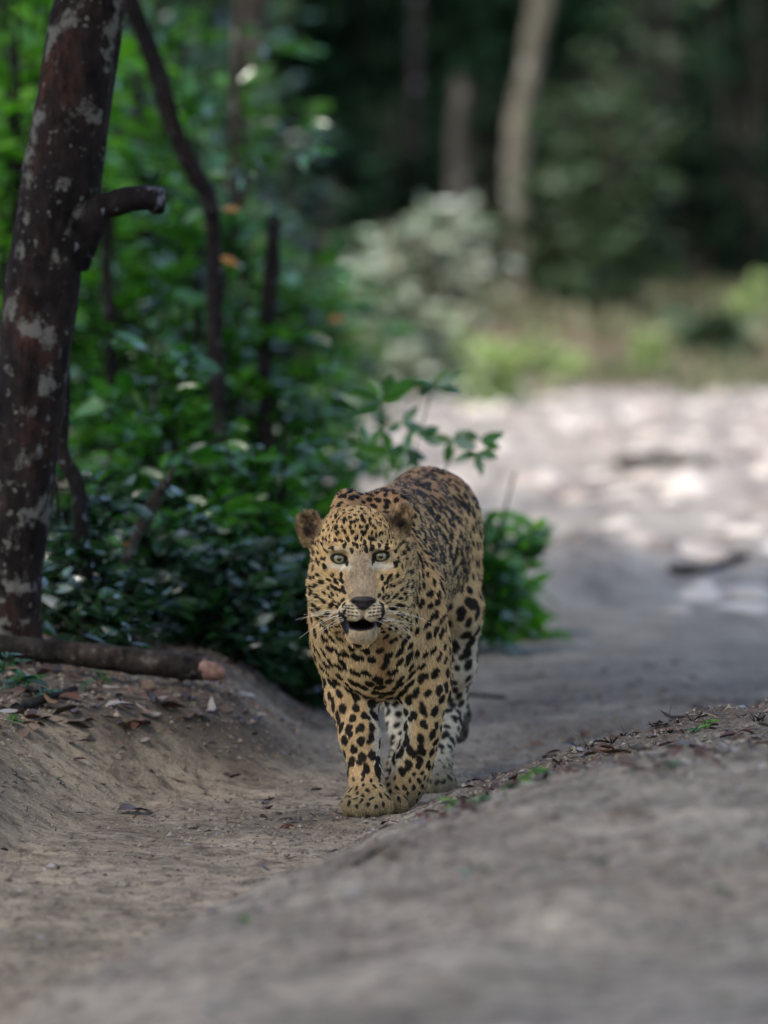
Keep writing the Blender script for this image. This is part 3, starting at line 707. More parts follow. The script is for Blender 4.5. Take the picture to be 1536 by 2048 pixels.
cand = RNG.permutation(len(LV))[:60000]
spa, sa, sb, sr = region_params(LV, LN)
nos = no_spots(LV)
cand = cand[~nos[cand]]
cs = np.zeros((9000, 3)); cr = np.zeros(9000); cid = []; ncen = 0
for i in cand:
    p = LV[i]; s = spa[i]
    if ncen:
        d = np.abs(cs[:ncen] - p).max(1); near = d < .05
        if near.any():
            dd = np.linalg.norm(cs[:ncen][near] - p, axis=1)
            if (dd < .5*(s + cr[:ncen][near])).any(): continue
    if ncen >= 8990: break
    cs[ncen] = p; cr[ncen] = s; cid.append(i); ncen += 1
cid = np.array(cid); CP = LV[cid]; CN = LN[cid]; CF = flow(CP, CN)
_ch = (sstep(12.14, 12.0, CP[:,1]) * (1 - head_mask(CP)) * sstep(.22, .30, CP[:,2]) * sstep(.56, .46, CP[:,2]))[:, None]
_dv = np.stack([-np.sign(CP[:,0] + .010)*.95, 0*CP[:,0], -.55 + 0*CP[:,0]], 1)
CF = CF*(1-_ch) + _dv*_ch; CF = norm(CF - CN*np.sum(CF*CN, 1, keepdims=True)); CT = np.cross(CN, CF)
SP = []   # centre, axis1, axis2, half length, half width, strength, kind
for i in range(len(cid)):
    v = cid[i]; la, lb = sa[v]*random.uniform(.78, 1.25), sb[v]*random.uniform(.8, 1.2)
    ang = random.uniform(-.35, .35); f = CF[i]*math.cos(ang) + CT[i]*math.sin(ang); t = np.cross(CN[i], f)
    if sr[v] > .5:
        k = random.choice((2, 3, 3, 4)); a0 = random.uniform(0, 6.28); rr = .0118*random.uniform(.85, 1.15)
        SP.append((CP[i], f, t, rr*1.05, rr*.85, .5, 1))
        for j in range(k):
            an = a0 + 6.283*j/k + random.uniform(-.25, .25)
            c = CP[i] + f*math.cos(an)*rr*1.15 + t*math.sin(an)*rr*.9
            tf = -f*math.sin(an) + t*math.cos(an); tt = np.cross(CN[i], tf)
            SP.append((c, tf, tt, la*random.uniform(.8, 1.2), lb*random.uniform(.8, 1.15), 1, 0))
    else:
        SP.append((CP[i], f, t, la, lb, 1, 0))
        if random.random() < .35:
            s = random.choice((-1, 1)); c = CP[i] + f*la*.8 + t*lb*.9*s
            SP.append((c, f, t, la*.65, lb*.75, 1, 0))
# face marks placed by hand, mirrored with small changes (head coordinates x, z, half length, half width, angle)
def face_spot(x, z, la, lb, ang=0, s=1.0):
    h = HEAD_O
    m = (np.abs(LV[:,0]-h[0]-x) < .006) & (np.abs(LV[:,2]-h[2]-z) < .006) & (LV[:,1] < h[1]+.13)
    if not m.any(): return
    i = np.nonzero(m)[0][np.argmin(LV[m, 1])]
    n = LN[i]; e = np.array([math.cos(ang), 0, math.sin(ang)]); e = norm(e - n*(e@n)); t = np.cross(n, e)
    c = np.array([h[0]+x, LV[i,1], h[2]+z])
    SP.append((c, e, t, la, lb, s, 0))
for sg in (-1, 1):
    for (x, z, la, lb, an) in ((.012,.030,.0045,.0019,1.2),(.020,.040,.005,.0021,1.1),(.006,.040,.005,.002,1.5),(.028,.052,.0055,.0024,1.0),
        (.013,.052,.0055,.0022,1.3),(.004,.025,.003,.0015,1.4),(.018,.066,.0055,.0026,1.1),(.034,.066,.0055,.0028,.8),(.007,.064,.004,.002,1.4),(.010,.078,.005,.0026,1.2),
        (.026,.080,.006,.003,.9),(.042,.078,.006,.003,.7),(.044,.052,.0055,.003,.7),(.056,.060,.005,.003,.6),(.038,.038,.0075,.0026,.35),(.052,.034,.0075,.0030,.1),(.064,.024,.006,.003,-.3),(.028,.030,.005,.002,1.3),
        (.009,.018,.0022,.0014,1.4),(.015,.021,.0022,.0014,1.2)):
        face_spot(sg*x*random.uniform(.9,1.1) - .003 + random.uniform(-.0015,.0015), z+random.uniform(-.003,.003), la*1.05, lb*1.15, an if sg > 0 else math.pi-an)
    # tear line, whisker rows
    face_spot(sg*.0275, -.011, .0045, .0014, 1.35 if sg < 0 else 1.8)
    for k_ in range(44): face_spot(.004 + sg*random.uniform(.016, .050), random.uniform(-.090, -.024), random.uniform(.0012, .0022), random.uniform(.0008, .0013), random.uniform(0, 3), .8)
    for k_ in range(9): face_spot(.002 + sg*random.uniform(0, .018), random.uniform(.008, .028), random.uniform(.0018, .0030), .0012, 1.57 + random.uniform(-.3, .3), .95)
    for r_, (z0, n) in enumerate(((-.0965, 4), (-.1030, 5), (-.1100, 5), (-.1170, 5))):
        for k_ in range(n):
            face_spot(.007 + sg*(.014 + .0080*k_), z0 + .0010*k_ , .0036, .0016, sg*.12, .95)
    for (x, z) in ((.052,-.050),(.064,-.046),(.058,-.062),(.070,-.060),(.047,-.066),(.054,-.078),(.066,-.076),(.052,-.092),(.064,-.094),(.045,-.040),(.078,-.050),(.076,-.072)):
        face_spot(sg*x + random.uniform(-.002,.002) + .003, z + random.uniform(-.003,.003), .0050, .0028, 1.2 if sg > 0 else 1.9)

def coat(P, N):
    n = len(P); H = P - HEAD_O; x, y, z = H[:,0], H[:,1], H[:,2]; hm = head_mask(P)
    tan = np.array([.53, .352, .168]); orange = np.array([.36, .20, .100]); pale = np.array([.60, .455, .245]); white = np.array([.58, .52, .40])
    back = sstep(.25, .85, N[:,2]) * sstep(.45, .6, P[:,2])
    c = tan + (orange*.85 - tan) * (.9*back)[:, None]
    und = sstep(.05, -.45, N[:,2]); c = c + (pale - c) * (und*.6)[:, None]
    # insides of the legs and the hind shanks go white
    inner = np.zeros(n)
    for lx, side in ((q(715, 1450, 12.06)[0], 1), (q(840, 1450, 12.06)[0], -1)):
        near = (P[:,1] < 12.35) & (np.abs(P[:,0]-lx) < .062) & (P[:,2] < .36)
        inner = np.where(near, np.maximum(inner, sstep(.35, .85, side*N[:,0]) * sstep(.03,.12,P[:,2])), inner)
    hl = (P[:,1] > 12.4)
    inner = np.where(hl, np.maximum(inner, sstep(.40, .31, P[:,2]) * .9), inner)
    inner = np.where(hl, np.maximum(inner, sstep(.44, .36, P[:,2]) * sstep(-.1, -.5, N[:,0])), inner)
    c = c + (white - c) * inner[:, None]
    # throat
    th = sstep(.47, .40, P[:,2]) * sstep(12.0, 11.9, P[:,1]) * (1 - hm); c = c + (pale - c) * (th*.35)[:, None]
    # dirty lower legs and paws
    dirt = sstep(.11, .025, P[:,2]); c = c + (np.array([.17, .135, .075]) - c) * (dirt*.85)[:, None]
    # face
    face = np.array([.54, .365, .165]); c = c + (face - c) * (hm*.7)[:, None]
    br = hm * sstep(.050, .018, np.abs(x-.003) + .010*fbm(x*120, z*120, None, 3, 33)) * sstep(.035, .0, z) * sstep(-.088, -.075, z) * (y < .03)
    c = c + (np.array([.300, .225, .142]) - c) * br[:, None]
    for sgn in (-1, 1):
        dx = x - sgn*.043
        e = hm * sstep(1.6, .3, np.sqrt((dx/.024)**2 + ((z+.0165)/.0085)**2) + .5*fbm(x*90, z*90, None, 2, 31)*.6) * (z < 0)
        c = c + (np.array([.54, .48, .37]) - c) * (e*.9)[:, None]           # pale patch below the eye
        e = hm * sstep(1.7, .3, np.sqrt((dx/.020)**2 + ((z-.017)/.006)**2)); c = c + (np.array([.50,.42,.29]) - c) * (e*.6)[:, None]
        e = hm * sstep(1.25, .85, np.sqrt(((x-.006-sgn*.024)/.027)**2 + ((z+.112)/.024)**2)) * (y < .01)
        c = c + (np.array([.46, .385, .27]) - c) * (e*.85)[:, None]          # whisker pads
    ch = hm * sstep(1.2, .8, np.sqrt(((x-.003)/.034)**2 + ((z+.155)/.022)**2)); c = c + (np.array([.30, .24, .16]) - c) * (ch*.85)[:, None]
    side = hm * sstep(-.02, -.09, z) * sstep(.045, .07, np.abs(x)); c = c + (pale - c) * (side*.5)[:, None]
    # soft noise in the ground colour
    nz = fbm(P[:,0]*60, P[:,1]*60, P[:,2]*60, 3, 5); c = c * (1 + .13*nz)[:, None]
    c = c * (1 + hm*.24*fbm(P[:,0]*230, P[:,1]*100, P[:,2]*150, 2, 6))[:, None]
    # spots
    order = np.argsort(P[:,1]); PY = P[order, 1]; Ps = P[order]
    wob = (fbm(Ps[:,0]*130, Ps[:,1]*130, Ps[:,2]*130, 2, 11)) * .24
    dark = np.zeros(n); cent = np.zeros(n)
    for (cc, f, t, la, lb, st, kd) in SP:
        m = la * 1.6
        i0, i1 = np.searchsorted(PY, cc[1]-m), np.searchsorted(PY, cc[1]+m)
        if i1 <= i0: continue
        d = Ps[i0:i1] - cc
        k = (np.abs(d[:,0]) < m) & (np.abs(d[:,2]) < m)
        if not k.any(): continue
        idx = i0 + np.nonzero(k)[0]; d = d[k]
        u = d @ f / la; v = d @ t / lb; w = d @ np.cross(f, t) / (la*2.2)
        rho = np.sqrt(u*u + v*v + w*w) + wob[idx]
        if kd == 0: dark[idx] = np.maximum(dark[idx], sstep(1.22, .92, rho) * st)
        else: cent[idx] = np.maximum(cent[idx], sstep(1.1, .7, rho) * st)
    dk = np.zeros(n); dk[order] = dark; ce = np.zeros(n); ce[order] = cent
    c = c + (np.array([.30, .155, .065]) - c) * (ce*.5*(1-inner))[:, None]
    c = c + (np.array([.006, .0045, .004]) - c) * (dk*.985)[:, None]
    # bare or dark skin
    bare = np.zeros(n); gl = np.zeros(n)
    nose = hm * sstep(1.10, .95, np.sqrt(((x-.007)/(.0300 - 1.0*np.clip(-.083-z, 0, .024)))**2 + ((z+.0910)/.0150)**2)) * (y < -.030)
    c = c + (np.array([.022, .015, .015]) - c) * nose[:, None]; bare = np.maximum(bare, nose)
    for (ex, ey, ez) in (EYE_L, EYE_R):
        tl = .16*(1 if ex > 0 else -1); dx, dz = (x-ex)*math.cos(tl) + (z-ez)*math.sin(tl), -(x-ex)*math.sin(tl) + (z-ez)*math.cos(tl)
        rim = hm * sstep(1.14, .98, np.sqrt((dx/.0180)**2 + (dz/.0112)**2)) * (y < .04)
        inc = hm * sstep(1.3, .8, np.sqrt(((x-ex*.63)/.0036)**2 + ((z-ez+.0070)/.0075)**2)) * (y < .04); rim = np.maximum(rim, inc)
        c = c + (np.array([.016, .013, .012]) - c) * rim[:, None]; bare = np.maximum(bare, hm*(np.sqrt((dx/.0155)**2 + (dz/.0100)**2) < 1)*(y < .04))
    mo = hm * sstep(1.12, .98, np.sqrt(((x-.0010)/.0315)**2 + ((z+.1360)/.0120)**2)) * (y < .06)
    lip = hm * sstep(1.2, .85, np.sqrt(((x+.0335+.25*(z+.13))/.0085)**2 + ((z+.133)/.024)**2)) * (y < .04)
    lip = np.maximum(lip, hm * sstep(1.2, .85, np.sqrt(((x-.039)/.0075)**2 + ((z+.132)/.013)**2)) * (y < .04))
    deep = hm * (np.abs(x-.0045) < .03) * (z > -.147) * (z < -.120) * sstep(-.045, -.035, y)
    mo = np.maximum(mo, lip)
    pad = np.zeros(n)
    for sgn in (-1, 1): pad = np.maximum(pad, sstep(1.30, 1.12, np.sqrt(((x-.0068-sgn*.0165)/.0165)**2 + ((z+.1125)/.0155)**2)))
    mo = mo * (1 - pad)
    c = c + (np.array([.014, .011, .011]) - c) * mo[:, None]
    pk = hm * sstep(1.1, .7, np.sqrt(((x-.006)/.013)**2 + ((z+.1275)/.0035)**2)); c = c + (np.array([.16, .055, .05]) - c) * (pk*.8)[:, None]
    bare = np.maximum(bare, (mo > .5) * (np.abs(z+.1350) < .0115) * (np.abs(x-.0035) < .031))
    # ears: brown cup, black behind, pale rim hair
    for cc, dark_ear in ((hd(-.106, .10, .058), .8), (hd(.083, .10, .073), .25)):
        d = np.linalg.norm((P - cc), axis=1); e = sstep(.050, .036, d)
        ec = np.array([.20, .13, .07])*(1-dark_ear*.66) + 0; c = c + (ec - c) * (e*.85)[:, None]
        cup = sstep(.024, .010, np.linalg.norm(P - cc - np.array([-.006 if dark_ear < .5 else .004, -.006, -.006]), axis=1)); c = c + (np.array([.022,.013,.009]) - c) * (cup*.92)[:, None]
        stk = fbm(x*150 + z*40, z*60, y*60, 2, 35); c = c * (1 + e*np.clip(stk*.9, -.6, 1.6))[:, None]
        bk = e * sstep(.1, .5, N[:,1]); c = c + (np.array([.02, .018, .017]) - c) * bk[:, None]
    # rusty streak down the breastbone
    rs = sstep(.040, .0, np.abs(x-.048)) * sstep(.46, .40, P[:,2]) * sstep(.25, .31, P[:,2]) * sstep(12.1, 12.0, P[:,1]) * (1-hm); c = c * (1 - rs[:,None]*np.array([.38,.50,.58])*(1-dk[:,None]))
    # dark tail tip
    tp = (P[:,1] > 12.9) & (P[:,0] > .13) & (P[:,2] < .26); c[tp] = c[tp]*.2 + np.array([.02, .02, .024])
    return np.clip(c, 0.002, 1), bare

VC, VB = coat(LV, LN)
m_skin, nd, lk, bs = new_mat('leopard_coat'); bs.inputs['Specular IOR Level'].default_value = .25
at = nd.new('ShaderNodeAttribute'); at.attribute_name = 'coat'
nt = noise_tex(nd, lk, 300, 3)
lk.new(mixc(nd, lk, .35, at.outputs['Color'], mixc(nd, lk, nt.outputs[0], (0,0,0), at.outputs['Color'])), bs.inputs['Base Color'])
ab = nd.new('ShaderNodeAttribute'); ab.attribute_name = 'bare'
rr = ramp(nd, [(0, (.8,.8,.8)), (1, (.38,.38,.38))]); lk.new(ab.outputs['Fac'], rr.inputs[0]); lk.new(rr.outputs[0], bs.inputs['Roughness'])
bm_ = nd.new('ShaderNodeBump'); bm_.inputs['Strength'].default_value = .35; bm_.inputs['Distance'].default_value = .002
lk.new(nt.outputs[0], bm_.inputs['Height']); lk.new(bm_.outputs[0], bs.inputs['Normal'])

leo = empty('leopard', tuple(q(770, 1620, 12.2)[:2]) + (0.0,))
tag(leo, 'spotted leopard walking towards the viewer down the sandy rut, head lowered and mouth slightly open', 'leopard')
LO = np.array(leo.location)
me = mesh_np('body', LV - LO, LF, m_skin)
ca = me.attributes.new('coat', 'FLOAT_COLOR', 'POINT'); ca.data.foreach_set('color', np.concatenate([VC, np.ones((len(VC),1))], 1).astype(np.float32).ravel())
ba = me.attributes.new('bare', 'FLOAT', 'POINT'); ba.data.foreach_set('value', VB.astype(np.float32))
body = link('body', me, leo)

# ---- fur
N_FUR = 330000
tri = np.concatenate([LF[:, [0,1,2]], LF[:, [0,2,3]]])
A, B, Cc = LV[tri[:,0]], LV[tri[:,1]], LV[tri[:,2]]
area = .5*np.linalg.norm(np.cross(B-A, Cc-A), axis=1); cen = (A+B+Cc)/3
dens = 1.0 + 2.2*head_mask(cen); dens *= np.where((LN[tri[:,0],1] > .45) & (head_mask(cen) < .5), .12, 1.0)
dens *= np.where(cen[:,1] > 12.4, .6, 1.0)
w = area*dens; w /= w.sum()
ti = RNG.choice(len(tri), N_FUR, p=w)
r1, r2 = np.sqrt(RNG.random(N_FUR)), RNG.random(N_FUR)
wa, wb, wc = 1-r1, r1*(1-r2), r1*r2
HP = A[ti]*wa[:,None] + B[ti]*wb[:,None] + Cc[ti]*wc[:,None]
HN = norm(LN[tri[ti,0]]*wa[:,None] + LN[tri[ti,1]]*wb[:,None] + LN[tri[ti,2]]*wc[:,None])
_, HB = coat(HP, HN)
keep = (HB < .5) & (HP[:,2] > .002)
HP, HN = HP[keep], HN[keep]
HFl = flow(HP, HN); n = len(HP)
hm = head_mask(HP); H = HP - HEAD_O
L = np.full(n, .0085)
L = np.where(HP[:,2] < .30, .0070, L)
L = np.where((HP[:,1] < 12.05) & (HP[:,2] > .30), .0105, L)
L = L*(1-hm) + .0085*hm
mz = hm * (np.abs(H[:,0]-.004) < .045) * (H[:,1] < .03) * (H[:,2] < .035); L = np.where(mz > .5, .0032, L)
for ex in (-.043, .043): L = np.where((hm > .5) & (((H[:,0]-ex)/.03)**2 + (H[:,2]/.026)**2 < 1) & (H[:,1] < .05), .0028, L)
chk = hm * sstep(.06, .09, np.abs(H[:,0])) * (H[:,2] < .03); L = L + .006*chk
ear = np.minimum(np.linalg.norm(HP - hd(-.105, .10, .062), axis=1), np.linalg.norm(HP - hd(.086, .10, .072), axis=1)); L = np.where(ear < .045, .0135, L)
L = L * RNG.uniform(.65, 1.25, n)
lift = np.where(hm > .5, .42, .38) + RNG.normal(0, .08, n)
wv = np.stack([fbm(HP[:,0]*55, HP[:,1]*55, HP[:,2]*55, 2, s) for s in (21, 22, 23)], 1) * .32
d0 = norm(HFl + HN*lift[:,None] + wv + RNG.normal(0, .13, (n, 3)))
d1 = norm(d0 + HFl*.45 - HN*.12 + RNG.normal(0, .10, (n, 3)))
p0 = HP - HN*.0006; p1 = p0 + d0*(L*.5)[:,None]; p2 = p1 + d1*(L*.5)[:,None]
tan_ = p1 + (p2-p1)*.4 - HP; tan_ -= HN*np.sum(tan_*HN, 1, keepdims=True)
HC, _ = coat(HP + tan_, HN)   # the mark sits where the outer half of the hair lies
pts = np.stack([p0, p1, p2], 1).reshape(-1, 3) - LO
hc = bpy.data.hair_curves.new('fur')
hc.add_curves([3]*n)
hc.attributes['position'].data.foreach_set('vector', pts.astype(np.float32).ravel())
ra = hc.attributes.get('radius') or hc.attributes.new('radius', 'FLOAT', 'POINT')
rad = np.tile(np.array([.00060, .00050, .00012], dtype=np.float32), n); ra.data.foreach_set('value', rad)
HC = np.clip(HC * RNG.normal(1.08, .24, (n,1)), .002, .9)
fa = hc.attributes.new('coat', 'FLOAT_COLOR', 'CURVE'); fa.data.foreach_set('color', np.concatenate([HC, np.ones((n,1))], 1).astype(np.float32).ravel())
m_fur, nd, lk, bs = new_mat('leopard_fur')
at = nd.new('ShaderNodeAttribute'); at.attribute_name = 'coat'
lk.new(at.outputs['Color'], bs.inputs['Base Color']); bs.inputs['Roughness'].default_value = .5
bs.inputs['Specular IOR Level'].default_value = .12
hc.materials.append(m_fur)
fur = link('fur', hc, leo)
fur['kind'] = 'stuff'

# ---- eyes
m_eye, nd, lk, bs = new_mat('leopard_eye')
tc = nd.new('ShaderNodeTexCoord'); sp_ = nd.new('ShaderNodeSeparateXYZ'); lk.new(tc.outputs['Object'], sp_.inputs[0])
cb = nd.new('ShaderNodeCombineXYZ'); lk.new(sp_.outputs[0], cb.inputs[0]); lk.new(sp_.outputs[2], cb.inputs[2])
ln = nd.new('ShaderNodeVectorMath'); ln.operation = 'LENGTH'; lk.new(cb.outputs[0], ln.inputs[0])
mm = nd.new('ShaderNodeMath'); mm.operation = 'MULTIPLY'; mm.inputs[1].default_value = 50; lk.new(ln.outputs['Value'], mm.inputs[0])
rp = ramp(nd, [(0, (.003,.003,.003)), (.20, (.003,.003,.003)), (.225, (.16,.13,.05)), (.36, (.27,.24,.115)), (.50, (.17,.15,.07)), (.56, (.03,.026,.018)), (.66, (.02,.015,.012)), (.80, (.05,.04,.035))])
lk.new(mm.outputs[0], rp.inputs[0]); lk.new(rp.outputs[0], bs.inputs['Base Color'])
bs.inputs['Roughness'].default_value = .08; bs.inputs['Coat Weight'].default_value = .3; bs.inputs['Coat Roughness'].default_value = .05
def uv_sphere(r, nu=32, nv=20, bulge=0):
    V = []; Fq = []
    for j in range(nv+1):
        th = math.pi*j/nv
        for i in range(nu):
            ph = 2*math.pi*i/nu; V.append((r*math.sin(th)*math.cos(ph), -r*math.cos(th), r*math.sin(th)*math.sin(ph)))
    for j in range(nv):
        for i in range(nu): Fq.append((j*nu+i, j*nu+(i+1)%nu, (j+1)*nu+(i+1)%nu, (j+1)*nu+i))
    return np.array(V), np.array(Fq)
EV, EF = uv_sphere(.0176); eye_me = mesh_np('eye', EV, EF, m_eye)
for e in (EYE_L, EYE_R):
    o = link('eye', eye_me, leo, tuple(hd(*e) + np.array([0, .0005, 0]) - LO)); o.rotation_euler = (R(3), 0, 0)

m_whisk, nd, lk, bs = new_mat('whisker'); bs.inputs['Base Color'].default_value = (.75,.70,.60,1); bs.inputs['Roughness'].default_value = .4
for sg in (-1, 1):
    for k in range(11):
        a = hd(.007 + sg*random.uniform(.024, .042), -.050 + random.uniform(0,.012), random.uniform(-.128, -.100))
        ln_ = random.uniform(.05, .105); up_ = random.uniform(-.45, .30)
        P_ = [a + np.array([sg*ln_*t, .018*t, ln_*(up_*t) - .030*t*t*(ln_/.1)]) for t in np.linspace(0, 1, 9)]
        V, Fq = tube(P_, np.linspace(.00042, .00015, 9), 5)
        link('whisker', mesh_py('whisker', V - LO, Fq, m_whisk), leo)
# ------------------------------------------------------------------ left forest edge
def trunk_thing(name, label, cat, pts, rad, mat, seed=0, sides=20, step=.03, amp=.12, foot=True, group=None):
    W = [q(*p) for p in pts]; rad = list(rad)
    if foot:
        b = W[-1]; zg = gz_at(b[0], b[1])
        if b[2] > zg: W.append(np.array([b[0], b[1], zg - .06])); rad.append(rad[-1]*1.2)
    o0 = W[-1].copy(); root = empty(name, o0); tag(root, label, cat, group)
    wood_obj('trunk' if cat in ('tree', 'sapling') else 'stem', W, rad, mat, root, o0, sides=sides, step=step, amp=amp, seed=seed)
    return root, o0
Yt = 13.25
big, bo = trunk_thing('tree', 'thick leaning tree with lichen-spotted dark bark at the left edge', 'tree',
    [(215,-260,Yt),(182,0,Yt),(147,200,Yt),(113,400,Yt),(78,600,Yt),(55,800,Yt),(35,1000,Yt),(18,1150,Yt),(10,1260,Yt)],
    [.078,.079,.083,.089,.086,.084,.078,.076,.088], M_BARK, 1, 72, .009, .10)
wood_obj('branch_stub', [q(140,520,Yt), q(172,455,Yt-.03), q(205,412,Yt-.05), q(260,398,Yt-.06), q(300,394,Yt-.06), q(318,402,Yt-.06), q(330,402,Yt-.06)], [.048,.041,.031,.0285,.030,.038,.026], M_BARKD, big, bo, sides=28, step=.008, amp=.10, seed=4)
cr = link('crown', CROWN_A, big); cr.location = (1.3, -.2, 5.0); wood_obj('upper_trunk', [q(215,-260,Yt), q(340,-1200,Yt), q(1000,-4000,Yt)], [.078,.07,.05], M_BARK, big, bo, sides=16, step=.08, seed=2)
trunk_thing('sapling', 'thin crooked stem bending beside the thick lichened tree', 'sapling', [(128,640,13.9),(130,780,13.9),(122,900,13.9),(158,975,13.9),(163,1090,13.9),(180,1250,13.9)], [.013,.015,.017,.019,.018,.02], M_BARKD, 5, 16, .02, .16)
trunk_thing('broken_branch', 'splintered pale broken branch slanting up from the undergrowth', 'branch', [(352,932,14.4),(318,985,14.4),(296,1030,14.4),(268,1085,14.4),(238,1150,14.4),(222,1230,14.4)], [.006,.016,.019,.014,.011,.012], M_BARKG, 6, 14, .012, .22)
trunk_thing('tree', 'dark wavy tree trunk behind the lopped branch stub', 'tree', [(225,-200,17),(258,0,17),(300,95,17),(340,235,17),(382,330,17),(420,400,17),(430,520,17),(428,690,17),(440,800,17),(432,1000,17)], [.024,.028,.030,.028,.027,.026,.025,.022,.022,.022], M_BARKD, 7, 18, .03, .14)
trunk_thing('sapling', 'short dark stem right of the wavy dark trunk', 'sapling', [(548,430,18),(542,560,18),(528,700,18),(535,900,18)], [.022,.026,.024,.022], M_BARKD, 8, 14, .03, .14)
trunk_thing('sapling', 'slender grey stem between the two dark stems', 'sapling', [(478,-60,21),(468,180,21),(480,420,21),(492,640,21),(480,900,21)], [.018,.017,.016,.016,.018], M_BARKG, 9, 12, .04, .1)
trunk_thing('sapling', 'brown stem just right of the thick lichened tree', 'sapling', [(212,380,18),(214,560,18),(224,700,18),(230,900,18)], [.022,.020,.022,.024], M_BARKD, 10, 12, .04, .12)
trunk_thing('tree', 'grey blurred trunk at the top behind the wavy dark trunk', 'tree', [(520,-60,28),(500,150,28),(470,330,28),(500,600,28),(490,800,28)], [.06,.065,.06,.06,.065], M_BARKG, 11, 14, .06, .12)
trunk_thing('dead_stick', 'thin dark stick slanting up through the green leaves', 'stick', [(556,878,16),(500,945,16),(420,1020,16),(380,1120,16)], [.006,.009,.011,.011], M_BARKD, 12, 8, .03, .1)

# fallen log
lp_ = [(-90,1288,13.05),(40,1296,13.05),(160,1308,13.06),(300,1326,13.08),(385,1337,13.1),(408,1340,13.1)]
W = [q(*p) for p in lp_]; lo = W[2].copy(); log = empty('log', lo); tag(log, 'fallen log with a pinkish cut end lying on the left bank', 'log')
wood_obj('bark', W, [.026,.028,.030,.0315,.029,.025], M_LOG, log, lo, sides=40, step=.008, amp=.09, seed=13)
e = W[-1]; dd = norm(W[-1]-W[-2])
wood_obj('cut_end', [e - dd*.02, e, e + dd*.028 + np.array([0,0,-.002]), e + dd*.042 + np.array([0,0,-.007]), e + dd*.048 + np.array([0,0,-.012])], [.0225,.0238,.0215,.0150,.005], M_CUT, log, lo, sides=36, step=.003, amp=.16, seed=14)
# second dead branches on the floor
def floor_stick(label, pts, r, mat, cat='stick', seed=0, name='fallen_stick', lift=.6):
    W = []
    for i, p in enumerate(pts):
        g_ = on_ground(*p); W.append(g_ + np.array([0, 0, r*lift]))
    o0 = W[0].copy(); o = wood_obj(name, W, list(np.linspace(r, r*.6, len(W))), mat, origin=o0, sides=10, step=.02, amp=.16, seed=seed); o.location = o0; tag(o, label, cat); return o
floor_stick('long thin stick lying across the ground behind the leopard', [(560,1368),(640,1378),(760,1385),(930,1392),(1010,1398)], .008, M_BARKD, seed=20)
floor_stick('reddish rotten stick below the log at the left edge', [(30,1425),(80,1410),(150,1385)], .012, M_LOG, seed=21)
floor_stick('dark dead branch on the bright sand at the right', [(1345,1148),(1400,1152),(1450,1135),(1492,1118)], .022, M_BARKD, 'branch', 22, 'fallen_branch')
floor_stick('short dark stub beside the bush base behind the leopard', [(945,1262),(975,1258),(1000,1262)], .018, M_BARKD, seed=23)
floor_stick('thin twig half buried on the near hump', [(700,1740),(740,1714),(780,1690)], .0030, M_BARKD, 'twig', 24, 'fallen_twig')
floor_stick('brown weathered branch sunk in the pale sand far right', [(1245,940),(1320,932),(1420,935)], .05, M_BARKG, 'branch', 25, 'fallen_branch')

def base_at(px, Y):
    x = q(px, 1000, Y)[0]; return (x, Y, gz_at(x, Y))
